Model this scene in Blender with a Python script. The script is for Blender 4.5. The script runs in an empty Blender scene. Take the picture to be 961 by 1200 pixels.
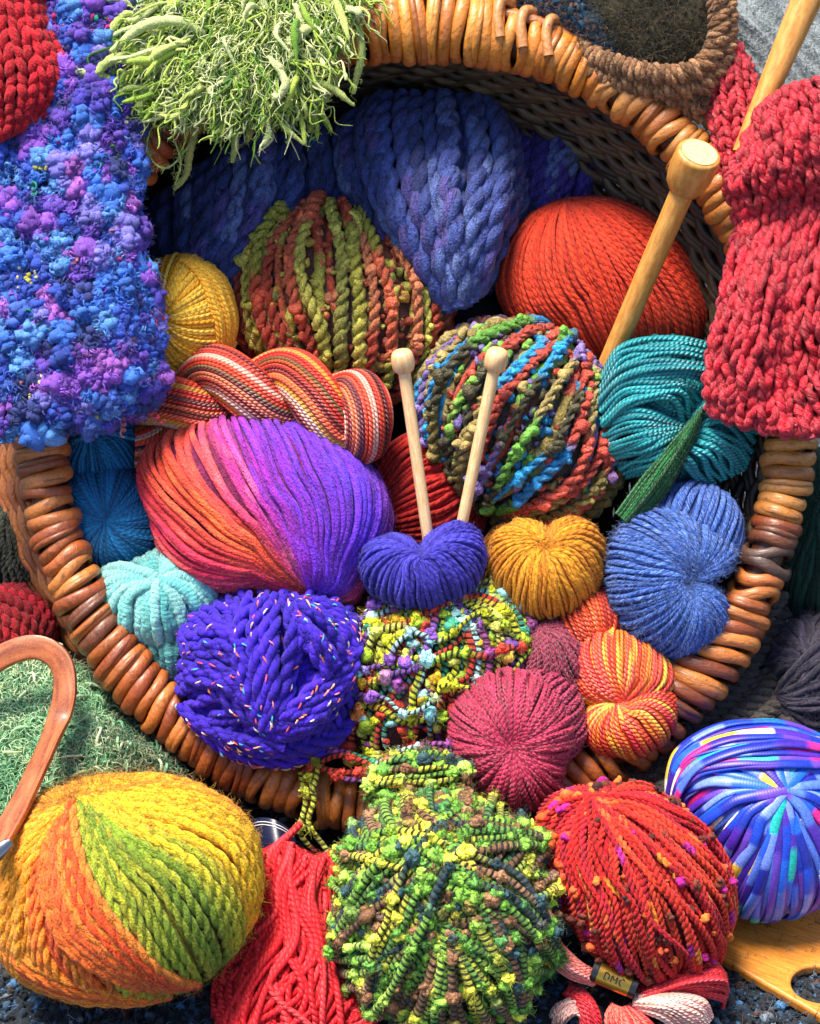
import bpy, math, random
import numpy as np
from mathutils import Vector
rng = np.random.default_rng(7)
random.seed(7)
PI = math.pi
S_PX = 0.0005            # one unit of the building frame in metres
D = 2400.0               # distance of the camera from the basket's rim plane, same units
EL = math.radians(35)    # the camera looks down by this much
# building frame: x right, y up the picture plane, w towards the viewer -> world metres
RX = np.array([1.0, 0, 0])
RY = np.array([0, math.sin(EL), math.cos(EL)])
RW = np.array([0, -math.cos(EL), math.sin(EL)])
Z0 = -377.0              # table height in the building frame
OFF = np.array([0, 0, -Z0 * S_PX])
def toworld(v):
    v = np.asarray(v, float)
    return (v[..., 0:1] * RX + v[..., 1:2] * RY + v[..., 2:3] * RW) * S_PX + OFF
def P(px, py, w):
    k = (D - w) / D
    return np.array([(px - 480.5) * k, (600.0 - py) * k, w])
def PA(a):
    a = np.asarray(a, float); k = (D - a[..., 2]) / D
    return np.stack([(a[..., 0] - 480.5) * k, (600.0 - a[..., 1]) * k, a[..., 2]], -1)
def wground(py, h=0.0):
    "w of a point h above the table seen at picture row py (perspective left out)"
    y = 600 - py
    return (Z0 + h - y * math.cos(EL)) / math.sin(EL)
def hx(h):
    h = h.lstrip('#'); c = np.array([int(h[i:i+2], 16) / 255 for i in (0, 2, 4)])
    return np.where(c <= .04045, c / 12.92, ((c + .055) / 1.055) ** 2.4)
def norm(a):
    return a / np.maximum(np.linalg.norm(a, axis=-1, keepdims=True), 1e-9)
def noise(S, N, k, seed=None):
    "smooth random curves, S of them, N samples, k knots, about -1..1"
    K = max(int(k), 1) + 3
    g = rng.uniform(-1, 1, (S, K)); t = np.linspace(0, K - 3.001, N)
    i = np.floor(t).astype(int); f = t - i
    p0, p1, p2, p3 = g[:, i], g[:, i+1], g[:, i+2], g[:, np.minimum(i+3, K-1)]
    return .5 * (2*p1 + (p2-p0)*f + (2*p0-5*p1+4*p2-p3)*f*f + (3*p1-p0-3*p2+p3)*f**3)
def cr(pts, n):
    "Catmull-Rom through points, n samples, even arc length"
    p = np.asarray(pts, float)
    p = np.vstack([2*p[0]-p[1], p, 2*p[-1]-p[-2]])
    m = len(p) - 3; t = np.linspace(0, m - 1e-6, max(n*3, 60)); i = t.astype(int); f = (t - i)[:, None]
    q = .5*((2*p[i+1]) + (p[i+2]-p[i])*f + (2*p[i]-5*p[i+1]+4*p[i+2]-p[i+3])*f*f + (3*p[i+1]-p[i]-3*p[i+2]+p[i+3])*f**3)
    d = np.r_[0, np.cumsum(np.linalg.norm(np.diff(q, axis=0), axis=1))]
    s = np.linspace(0, d[-1], n)
    return np.stack([np.interp(s, d, q[:, j]) for j in range(q.shape[1])], -1)
def patch(ctrl):
    "smooth sheet through a grid of (px,py,w) points; returns f(u,v) -> frame points"
    g = PA(np.asarray(ctrl, float)); R, C = g.shape[:2]
    g = np.concatenate([2*g[:1]-g[1:2], g, 2*g[-1:]-g[-2:-1]], 0)
    g = np.concatenate([2*g[:, :1]-g[:, 1:2], g, 2*g[:, -1:]-g[:, -2:-1]], 1)
    def bas(f):
        return .5*np.stack([-f+2*f*f-f**3, 2-5*f*f+3*f**3, f+4*f*f-3*f**3, -f*f+f**3], -1)
    def f(u, v):
        u, v = np.broadcast_arrays(np.asarray(u, float), np.asarray(v, float))
        a = u*(C-1); b = v*(R-1)
        i = np.clip(np.floor(a).astype(int), 0, C-2); j = np.clip(np.floor(b).astype(int), 0, R-2)
        wu = bas(np.clip(a-i, -.3, 1.3)); wv = bas(np.clip(b-j, -.3, 1.3)); out = 0
        for dj in range(4):
            for di in range(4):
                out = out + (wu[..., di]*wv[..., dj])[..., None]*g[j+dj, i+di]
        return out
    def nrm(u, v, e=.004):
        a = f(u+e, v)-f(u-e, v); b = f(u, v+e)-f(u, v-e)
        n = norm(np.cross(a, b)); return np.where(n[..., 2:3] < 0, -n, n)
    f.n = nrm
    return f
# ---------------------------------------------------------------- mesh collector
class MB:
    def __init__(s): s.v=[]; s.q=[]; s.t=[]; s.c=[]; s.a=[]; s.n=0
    def add(s, v, quads=None, tris=None, col=(1,1,1), tw=None):
        v = np.asarray(v, float).reshape(-1, 3); n = len(v)
        c = np.broadcast_to(np.asarray(col, float), (n, 3)) if np.ndim(col) == 1 else np.asarray(col, float).reshape(n, 3)
        a = np.zeros((n, 3)) if tw is None else np.asarray(tw, float).reshape(n, 3)
        s.v.append(v); s.c.append(c); s.a.append(a)
        if quads is not None and len(quads): s.q.append(np.asarray(quads).reshape(-1, 4) + s.n)
        if tris is not None and len(tris): s.t.append(np.asarray(tris).reshape(-1, 3) + s.n)
        s.n += n
    def tubes(s, P_, r, col, sides=6, ref=None, stripe=0.0, flat=1.0, lump=0.0, closed=False):
        "P_ (S,N,3); r scalar, (S,1), (S,N); col (3,), (S,3), (S,N,3)"
        P_ = np.asarray(P_, float)
        if P_.ndim == 2: P_ = P_[None]
        S, N = P_.shape[:2]
        r = np.broadcast_to(np.asarray(r, float), (S, N))
        col = np.asarray(col, float)
        if col.ndim == 1: col = np.broadcast_to(col, (S, N, 3))
        elif col.ndim == 2: col = np.broadcast_to(col[:, None], (S, N, 3))
        T = norm(np.gradient(P_, axis=1))
        if closed:
            T[:, 0] = T[:, -1] = norm(T[:, 0] + T[:, -1])
        if ref is None: ref = P_ - P_.reshape(-1, 3).mean(0)
        ref = np.broadcast_to(np.asarray(ref, float), P_.shape)
        B = norm(np.cross(T, ref)); Nn = np.cross(B, T)
        th = np.linspace(0, 2*PI, sides + 1)        # seam doubled at the hidden side
        ang = th + PI                                # starts at the inward side
        cs, sn = np.cos(ang), np.sin(ang)
        rr = r[..., None, None]
        if lump: rr = rr * (1 + lump*rng.uniform(-1, 1, (S, N, sides+1, 1)))
        if lump: rr[:, :, -1] = rr[:, :, 0]
        V = P_[:, :, None] + rr*(cs[:, None]*flat*Nn[:, :, None] + sn[:, None]*B[:, :, None])
        L = np.concatenate([np.zeros((S, 1)), np.cumsum(np.linalg.norm(np.diff(P_, axis=1), axis=-1), 1)], 1) + rng.uniform(0, 50, (S, 1))
        st = np.broadcast_to(np.asarray(stripe, float), (S, N))
        tw = np.stack(np.broadcast_arrays(L[..., None], (th/(2*PI))[None, None], st[..., None]), -1)
        k = sides + 1
        i = np.arange(S)[:, None, None]*N*k + np.arange(N-1)[None, :, None]*k + np.arange(sides)[None, None]
        q = np.stack([i, i+1, i+1+k, i+k], -1)
        s.add(V, quads=q, col=np.repeat(col[:, :, None], k, 2), tw=tw)
    def grid(s, V, col=(1,1,1), tw=None):
        R, C = V.shape[:2]
        i = np.arange(R-1)[:, None]*C + np.arange(C-1)[None]
        c = np.asarray(col, float)
        s.add(V, quads=np.stack([i, i+1, i+1+C, i+C], -1), col=c, tw=tw)
    def build(s, name, mat, parent=None, flatshade=False):
        v = toworld(np.vstack(s.v)); c = np.vstack(s.c); a = np.vstack(s.a)
        me = bpy.data.meshes.new(name)
        q = np.vstack(s.q) if s.q else np.zeros((0, 4), int); t = np.vstack(s.t) if s.t else np.zeros((0, 3), int)
        org = np.array([v[:, 0].mean(), v[:, 1].mean(), v[:, 2].min()])
        if parent is not None: org = np.array(parent['_org'])
        v = v - org
        nl = q.size + t.size
        me.vertices.add(len(v)); me.vertices.foreach_set('co', v.astype(np.float32).ravel())
        me.loops.add(nl); me.loops.foreach_set('vertex_index', np.concatenate([q.ravel(), t.ravel()]).astype(np.int32))
        me.polygons.add(len(q) + len(t))
        ls = np.concatenate([np.arange(len(q))*4, q.size + np.arange(len(t))*3]).astype(np.int32)
        me.polygons.foreach_set('loop_start', ls)
        me.update(calc_edges=True)
        me.polygons.foreach_set('use_smooth', np.full(len(q)+len(t), not flatshade, bool))
        at = me.attributes.new('Col', 'FLOAT_COLOR', 'POINT')
        at.data.foreach_set('color', np.hstack([c, np.ones((len(c), 1))]).astype(np.float32).ravel())
        at = me.attributes.new('tw', 'FLOAT_VECTOR', 'POINT')
        at.data.foreach_set('vector', a.astype(np.float32).ravel())
        me.validate()
        o = bpy.data.objects.new(name, me); bpy.context.scene.collection.objects.link(o)
        if parent is not None: o.parent = parent
        else: o.location = org
        o['_org'] = [float(x) for x in org]
        me.materials.append(mat)
        return o
ROOTS = []
def tag(o, label, cat, group=None, kind=None):
    if label: o['label'] = label
    if cat: o['category'] = cat
    if group: o['group'] = group
    if kind: o['kind'] = kind
    ROOTS.append(o)
    return o
def empty(name, p):
    o = bpy.data.objects.new(name, None); bpy.context.scene.collection.objects.link(o)
    w = toworld(np.asarray(p, float)); o.location = w; o['_org'] = [float(x) for x in w]
    o.empty_display_size = .02
    return o
# ---------------------------------------------------------------- strand tools
def ply(P_, r, n=2, pitch=40., ref=None, off=.55, rad=.62):
    "each path becomes n plies wound round it"
    S, N = P_.shape[:2]
    T = norm(np.gradient(P_, axis=1))
    if ref is None: ref = P_ - P_.reshape(-1, 3).mean(0)
    B = norm(np.cross(T, np.broadcast_to(ref, P_.shape))); Nn = np.cross(B, T)
    L = np.concatenate([np.zeros((S, 1)), np.cumsum(np.linalg.norm(np.diff(P_, axis=1), axis=-1), 1)], 1)
    L = L/pitch*2*PI + rng.uniform(0, 6.28, (S, 1))
    r = np.broadcast_to(np.asarray(r, float), (S, N)); out = []
    for k in range(n):
        a = (L + k*2*PI/n)[..., None]
        out.append(P_ + (r*off)[..., None]*(np.cos(a)*Nn + np.sin(a)*B))
    return np.concatenate(out, 0), np.concatenate([r*rad]*n, 0), np.concatenate([np.broadcast_to(ref, P_.shape)]*n, 0)
def hairs(mb, pts, nrm, L, r, col, along=None, curl=1.1, n=5, droop=0., sp=.6):
    "loose fibres standing off a surface"
    S = len(pts)
    if S == 0: return
    d = norm(nrm*.45 + rng.normal(0, sp, (S, 3)) + (0 if along is None else along))
    e = norm(np.cross(d, rng.normal(0, 1, (S, 3))))
    t = np.linspace(0, 1, n)[None, :, None]
    Ls = (L*rng.uniform(.4, 1.3, (S, 1)))[..., None]
    ph = rng.uniform(0, 6.28, (S, 1, 1)); k = rng.uniform(2, 6, (S, 1, 1))
    X = pts[:, None] + d[:, None]*t*Ls + e[:, None]*Ls*curl*.3*(np.sin(ph + k*t) - np.sin(ph))
    X[..., 1] -= droop*(t[..., 0]**2)*Ls[..., 0]
    R = r*(1 - .6*t[..., 0])*np.ones((S, 1))
    mb.tubes(X, R, col, sides=3, ref=np.array([.3, .2, 1.0]))
def curls(mb, pts, d, L, r, col, rad=4., turns=2., n=14, sides=4, wob=3., droop=0.):
    "curly limp fibres: loose helices along d that wander"
    S = len(pts); d = norm(d); e1 = norm(np.cross(d, rng.normal(0, 1, (S, 3)))); e2 = np.cross(d, e1)
    t = np.linspace(0, 1, n)[None, :, None]; Ls = (L*rng.uniform(.5, 1.3, (S, 1)))[..., None]
    k = turns*rng.uniform(.6, 1.5, (S, 1, 1))*2*PI; ph = rng.uniform(0, 6.28, (S, 1, 1)); R0 = rad*rng.uniform(.4, 1.3, (S, 1, 1))
    X = pts[:, None] + d[:, None]*t*Ls + R0*(np.cos(ph+k*t)-np.cos(ph))*e1[:, None] + R0*(np.sin(ph+k*t)-np.sin(ph))*e2[:, None]
    X = X + noise(S*3, n, 3).reshape(S, 3, n).transpose(0, 2, 1)*wob*t
    X[..., 1] -= droop*(t[..., 0]**2)*Ls[..., 0]
    mb.tubes(X, np.broadcast_to(np.asarray(r, float), (S,))[:, None]*(1.1-.5*t[..., 0])*np.ones((S, 1)), col, sides=sides, ref=np.array([.3, .2, 1.]))
def outline_fn(pts, c):
    p = np.asarray(pts, float) - np.asarray(c, float); p[:, 1] *= -1
    a = np.arctan2(p[:, 1], p[:, 0]); R = np.hypot(p[:, 0], p[:, 1]); o = np.argsort(a); a, R = a[o], R[o]
    A = np.r_[a-2*PI, a, a+2*PI]; RR = np.tile(R, 3)
    g = np.linspace(-PI, PI, 361); v = np.interp(g, A, RR)
    ker = np.hanning(17); ker /= ker.sum()
    v = np.convolve(np.r_[v[:-1], v[:-1], v[:-1]], ker, 'same')[360:720]
    return lambda ph: np.interp(np.mod(ph + PI, 2*PI)/(2*PI)*360, np.arange(361), np.r_[v, v[0]])
class Blob:
    "rounded body with a traced outline, its own depth and dimples"
    def __init__(s, pts, c, w, Dz, dimples=(), flat=1.0, back=1.0):
        s.c = c; s.w = w; s.Dz = Dz; s.R = outline_fn(pts, c); s.k = (D-w)/D; s.C = P(c[0], c[1], w); s.dim = []; s.p = flat; s.back = back
        for (d, wd, dp) in dimples: s.dim.append((s.dirof(d), wd, dp))
    def dirof(s, a):
        if len(a) == 3 and not isinstance(a[2], str): return norm(np.array(a, float))
        x, y = a[0]-s.c[0], -(a[1]-s.c[1]); ph = math.atan2(y, x); rho = min(math.hypot(x, y)/float(s.R(ph)), .999)
        z = math.sqrt(1-rho*rho)*(1 if a[2] == 'f' else -1)
        return np.array([rho*math.cos(ph), rho*math.sin(ph), z])
    def __call__(s, q, lift=0.):
        ph = np.arctan2(q[..., 1], q[..., 0]); rho = np.hypot(q[..., 0], q[..., 1])
        R = s.R(ph)*s.k; sc = np.ones(q.shape[:-1])
        for d, wd, dp in s.dim:
            ang = np.arccos(np.clip((q*d).sum(-1), -1, 1)); sc = sc - dp*np.exp(-(ang/wd)**2)
        z = np.sign(q[..., 2])*np.abs(q[..., 2])**s.p
        z = np.where(z < 0, z*s.back, z)
        X = np.stack([rho*R*np.cos(ph), rho*R*np.sin(ph), z*s.Dz], -1)*sc[..., None]
        return s.C + X + norm(X)*np.asarray(lift)[..., None]
def arcs(A, B, psi, t):
    "circles on the unit sphere that leave A in direction psi and end at B; psi,t (S,N)"
    ex = norm(np.array([1., 0, 0]) - A*A[0]) if abs(A[0]) < .95 else norm(np.array([0, 0, 1.]) - A*A[2])
    ey = np.cross(A, ex)
    tau = np.cos(psi)[..., None]*ex + np.sin(psi)[..., None]*ey
    n = norm(np.cross(tau, B-A)); c = n*(n*A).sum(-1, keepdims=True)
    u = A - c; rho = np.linalg.norm(u, axis=-1, keepdims=True); u = u/rho
    bx = ((B-c)*u).sum(-1); by = ((B-c)*tau).sum(-1)
    end = np.mod(np.arctan2(by, bx), 2*PI)
    th = (end*t)[..., None]
    return norm(c + rho*(np.cos(th)*u + np.sin(th)*tau))
def ico(n):
    import bmesh
    bm = bmesh.new(); bmesh.ops.create_icosphere(bm, subdivisions=n, radius=1); bm.verts.ensure_lookup_table()
    v = np.array([x.co[:] for x in bm.verts]); f = np.array([[y.index for y in x.verts] for x in bm.faces]); bm.free(); return v, f
ICO2 = ico(2); ICO3 = ico(3); ICO1 = ico(1)
def blobs(mb, C, r, col, I=ICO2, rough=.35, squash=None):
    "many lumpy tufts"
    v, f = I; n = len(C); r = np.broadcast_to(np.asarray(r, float), (n,))
    K = rng.normal(0, 2.2, (n, 5, 3)); ph = rng.uniform(0, 6.28, (n, 5, 1))
    h = np.sin(np.einsum('nkc,vc->nkv', K, v) + ph).sum(1)/2.2
    V = v[None]*(1 + rough*h[..., None]*.5)
    s = rng.uniform(.75, 1.3, (n, 1, 3)) if squash is None else squash
    V = V*s*r[:, None, None] + C[:, None]
    idx = f[None] + (np.arange(n)*len(v))[:, None, None]
    cc = np.repeat(np.broadcast_to(np.asarray(col, float), (n, 3))[:, None], len(v), 1)
    cc = cc*(1 + .15*h[..., None])
    mb.add(V, tris=idx.reshape(-1, 3), col=np.clip(cc, 0, 1).reshape(-1, 3), tw=np.zeros((n*len(v), 3)))
def core(mb, bl, col, sc=-4.):
    v, f = ICO3
    mb.add(bl(v, np.full(len(v), float(sc))), tris=f, col=np.asarray(col))
def skin(mb, bl, pal, n, r, depth=-2.):
    "rough tufts over the inner body, so gaps show yarn below"
    q = norm(rng.normal(0, 1, (n, 3))); C = np.array([hx(h) for h in pal])[rng.integers(0, len(pal), n)]*rng.uniform(.5, .9, (n, 1))
    blobs(mb, bl(q, np.full(n, depth)), rng.uniform(.6, 1.2, n)*r, C, I=ICO2, rough=.8)
def cstops(stops, x):
    xs = [a for a, _ in stops]; cs = np.array([hx(h) for _, h in stops])
    return np.stack([np.interp(x, xs, cs[:, j]) for j in range(3)], -1)
def wind(mb, bl, A, B, n, r, col, N=48, t=(0, 1), psi=(0, 360), jit=.03, lift=1.5, lf=3, plies=None, sides=6, swirl=0., clump=0., rv=.12, lump=0., flat=1., fuzz=0, fl=10., stripe=0., fr=.35, vary=.12, base=0., fcol=None, tj=.0, coltex=None, under=True, po=(.55, .62)):
    """wind n strands over a body from A to B.  col: hex, list of hexes (picked at random) or f(psi_deg,t)->(S,N,3)"""
    if under:      # the layer of strands below, seen through the gaps
        wind(mb, bl, A, B, max(int(n*.9), 4), r*1.05, col, N=max(N//2, 24), t=t, psi=psi, jit=jit, lift=lift*.4, lf=lf, sides=6, swirl=swirl, rv=rv, lump=lump*.6, stripe=stripe, vary=vary, base=base-r*1.5, tj=tj, coltex=coltex, under=False)
    A = bl.dirof(A) if len(np.shape(A)) == 1 else A; B = bl.dirof(B)
    p0 = np.radians(psi[0] + (psi[1]-psi[0])*(np.arange(n)+rng.uniform(.2, .8, n))/n)
    if clump: p0 = p0 + clump*np.sin(p0*rng.integers(7, 12) + 1.3)
    tt = np.linspace(t[0], t[1], N)[None]*np.ones((n, 1))
    if tj: tt = tt + rng.uniform(-tj*.2, tj, (n, 1))*np.linspace(1, 0, N)[None]
    ps = p0[:, None] + jit*noise(n, N, lf) + swirl*tt
    q = arcs(A, B, ps, tt)
    lf_ = base + lift*(rng.uniform(-1, 1, (n, 1)) + .6*noise(n, N, lf+1))
    X = bl(q, lf_)
    ref = X - bl.C
    R = r*(1+rv*rng.uniform(-1, 1, (n, 1)))*(1 + rv*.5*noise(n, N, 8))
    if callable(col): C = col(np.degrees(p0)[:, None]*np.ones((1, N)), tt)
    elif isinstance(col, str): C = np.broadcast_to(hx(col), (n, N, 3))
    else: C = np.array([hx(h) for h in col])[rng.integers(0, len(col), n)][:, None]*np.ones((1, N, 1))
    C = C*(1 + vary*rng.uniform(-1, 1, (n, 1, 1)))
    if coltex: C = coltex(C, n, N)
    C = np.clip(C, 0, 1)
    if plies:
        k, pitch = plies
        X2, R2, F2 = ply(X, R, k, pitch, ref, off=po[0], rad=po[1])
        mb.tubes(X2, R2, np.concatenate([C]*k, 0), sides=sides, ref=F2, lump=lump, stripe=stripe)
    else:
        mb.tubes(X, R, C, sides=sides, ref=ref, lump=lump, flat=flat, stripe=stripe)
    if fuzz:
        i = rng.integers(0, n, fuzz); j = rng.integers(0, N-1, fuzz); f = rng.uniform(0, 1, (fuzz, 1))
        pt = X[i, j]*(1-f) + X[i, j+1]*f; nn = norm(pt - bl.C); T = norm(X[i, j+1]-X[i, j])
        ok = nn[:, 2] > -.35
        fc = C[i, j]*1.35+.02 if fcol is None else np.broadcast_to(hx(fcol), (fuzz, 3))
        hairs(mb, (pt + nn*r*.8)[ok], nn[ok]*.6, fl, fr*.75, np.clip(fc, 0, 1)[ok], along=T[ok]*rng.choice([-1, 1], (ok.sum(), 1))*.8)
    return X, C
def interp_guides(gs, n, N):
    G = np.stack([cr(PA(np.array(g, float)), N) for g in gs])       # (K,N,3)
    K = len(gs)
    def ev(f):                                                       # f (S,N) in 0..1
        x = np.clip(f, 0, 1)*(K-1); i = np.clip(np.floor(x).astype(int), 0, K-2); a = (x-i)[..., None]
        j = np.arange(N)[None]*np.ones_like(i); j = j.astype(int)
        a = a*a*(3-2*a) if K > 2 else a
        return G[i, j]*(1-a) + G[i+1, j]*a
    return ev
def sheaf(mb, guides, n, r, col, N=60, bulge=20., jit=.04, lift=3., plies=None, sides=6, lf=4, vary=.12, rv=.1, fuzz=0, fl=8., fr=.35, lump=0., stripe=0., flat=1., order=None, coltex=None, layers=1, fcol=None, po=(.55, .62)):
    "strands running side by side between guide curves; bulges towards the viewer"
    ev = interp_guides(guides, n, N); res = None
    for L in range(layers):
        f0 = (np.arange(n)+rng.uniform(.1, .9, n))/n
        f = f0[:, None] + jit*noise(n, N, lf)
        X = ev(f)
        m = np.clip(1-(2*np.clip(f, 0, 1)-1)**2, 0, 1)
        X[..., 2] += bulge*np.sqrt(m) - L*r*1.5 + lift*(rng.uniform(-1, 1, (n, 1)) + .5*noise(n, N, lf+2))
        R = r*(1+rv*rng.uniform(-1, 1, (n, 1)))*np.ones((1, N))
        if callable(col): C = col(f0[:, None]*np.ones((1, N)), np.linspace(0, 1, N)[None]*np.ones((n, 1)))
        elif isinstance(col, str): C = np.broadcast_to(hx(col), (n, N, 3))
        else: C = np.array([hx(h) for h in col])[rng.integers(0, len(col), n)][:, None]*np.ones((1, N, 1))
        C = C*(1+vary*rng.uniform(-1, 1, (n, 1, 1)))
        if coltex: C = coltex(C, n, N)
        C = np.clip(C, 0, 1)
        ref = np.zeros_like(X); ref[..., 2] = 1; ref[..., 0] = (f*2-1)*.8
        if plies:
            k, pitch = plies; X2, R2, F2 = ply(X, R, k, pitch, ref, off=po[0], rad=po[1])
            mb.tubes(X2, R2, np.concatenate([C]*k, 0), sides=sides, ref=F2, lump=lump, stripe=stripe)
        else: mb.tubes(X, R, C, sides=sides, ref=ref, lump=lump, stripe=stripe, flat=flat)
        if fuzz and L == 0:
            i = rng.integers(0, n, fuzz); j = rng.integers(0, N-1, fuzz)
            fc = C[i, j]*1.1 if fcol is None else np.broadcast_to(hx(fcol), (fuzz, 3))
            T = norm(X[i, np.minimum(j+1, N-1)]-X[i, j])
            hairs(mb, X[i, j]+norm(ref[i, j])*r*.8, norm(ref[i, j]), fl, fr, np.clip(fc, 0, 1), along=T*rng.choice([-1, 1], (fuzz, 1))*.8)
    return X, C
def frames(path, ref0=(0, 0, 1)):
    T = norm(np.gradient(path, axis=0)); N_ = np.zeros_like(T)
    n = np.array(ref0, float); n = n - T[0]*n.dot(T[0]); n /= np.linalg.norm(n); N_[0] = n
    for i in range(1, len(T)):
        n = n - T[i]*n.dot(T[i]); n /= np.linalg.norm(n)+1e-9; N_[i] = n
    return T, N_, np.cross(T, N_)
def bundle(mb, path, R, n, r, col, twist=0., jit=.05, lift=1., lf=4, plies=None, sides=6, vary=.12, N=None, fill=True, coltex=None, fuzz=0, fl=8., fr=.35, ell=1.0):
    "strands laid round a thick path (frame points)"
    N = len(path); T, A, B = frames(path)
    R = np.broadcast_to(np.asarray(R, float), (N,))
    a0 = 2*PI*(np.arange(n)+rng.uniform(.2, .8, n))/n
    a = a0[:, None] + twist*2*PI*np.linspace(0, 1, N)[None] + jit*noise(n, N, lf)
    rr = R[None] + lift*(rng.uniform(-1, 1, (n, 1)) + .5*noise(n, N, lf))
    d = np.cos(a)[..., None]*A[None]*ell + np.sin(a)[..., None]*B[None]
    X = path[None] + rr[..., None]*d
    if callable(col): C = col(np.degrees(a0)[:, None]*np.ones((1, N)), np.linspace(0, 1, N)[None]*np.ones((n, 1)))
    elif isinstance(col, str): C = np.broadcast_to(hx(col), (n, N, 3))
    else: C = np.array([hx(h) for h in col])[rng.integers(0, len(col), n)][:, None]*np.ones((1, N, 1))
    C = C*(1+vary*rng.uniform(-1, 1, (n, 1, 1)))
    if coltex: C = coltex(C, n, N)
    C = np.clip(C, 0, 1)
    if plies:
        k, pitch = plies; X2, R2, F2 = ply(X, np.full((n, N), r), k, pitch, d)
        mb.tubes(X2, R2, np.concatenate([C]*k, 0), sides=sides, ref=F2)
    else: mb.tubes(X, r, C, sides=sides, ref=d)
    if fill: mb.tubes(path[None], np.maximum(R-r*.3, .5)[None], C[:1]*.9, sides=12, ref=A[None])
    if fuzz:
        i = rng.integers(0, n, fuzz); j = rng.integers(0, N-1, fuzz)
        hairs(mb, X[i, j]+d[i, j]*r*.7, norm(d[i, j]), fl, fr, np.clip(C[i, j]*1.1, 0, 1), along=norm(X[i, j+1]-X[i, j]))
    return X
def hank(mb, path, off, Rb, turns, n, r, col, N=260, own=1.5, ph0=0., taper=.25, **kw):
    "a skein folded in two and twisted round itself; path of frame points, closed loop at the far end"
    g = cr(path, 200); T, A, B = frames(g)
    q = np.linspace(0, 1, N); s = 1-np.abs(2*q-1); s = np.where(s > .9, .9+.1*np.sin((s-.9)/.1*PI/2)*1.0, s)
    fold = np.clip((q-.44)/.12, 0, 1); fold = fold*fold*(3-2*fold)
    th = ph0 + turns*2*PI*s + PI*fold
    x = s*199; f = lambda M: np.stack([np.interp(x, np.arange(200), M[:, j]) for j in range(3)], -1)
    env = np.ones(N); 
    pa = f(g) + off*env[:, None]*(np.cos(th)[:, None]*f(A) + np.sin(th)[:, None]*f(B))
    pa = cr(pa, N)
    Rr = Rb*(1 - taper*np.clip((.08-np.minimum(q, 1-q))/.08, 0, 1))
    return bundle(mb, pa, Rr, n, r, col, twist=own, **kw)
def knit(mb, f, cols, rows, r, col, a=.19, h=.86, d=1.1, N=12, jit=.06, sides=7, colfn=None, vary=.08, z0=0., lump=0., wob=.0):
    "stocking stitch loops laid over a sheet"
    n = cols*N + 1; s = np.linspace(0, cols, n)[None]*np.ones((rows, 1)); t = 2*PI*s
    jj = np.arange(rows)[:, None]
    x = s + a*np.sin(2*t) + jit*noise(rows, n, cols*2)
    y = jj + .5 + h*np.cos(t) + jit*noise(rows, n, cols*2)
    u = np.clip(x/cols, 0, 1); v = np.clip(y/rows, 0, 1)
    X = f(u, v); nn = f.n(u, v)
    z = z0 - d*r*np.cos(2*t) + r*.5*jit*8*noise(rows, n, cols*2)
    X = X + nn*z[..., None]
    C = np.broadcast_to(hx(col), (rows, n, 3)) if colfn is None else colfn(u, v)
    C = np.clip(C*(1+vary*noise(rows, n, cols)[..., None]), 0, 1)
    mb.tubes(X, r*(1+.12*noise(rows, n, cols*2)), C, sides=sides, ref=nn, lump=lump)
    return X, nn, C
# ---------------------------------------------------------------- materials
def newmat(name):
    m = bpy.data.materials.new(name); m.use_nodes = True; nt = m.node_tree
    b = nt.nodes['Principled BSDF']
    return m, nt, b

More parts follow.
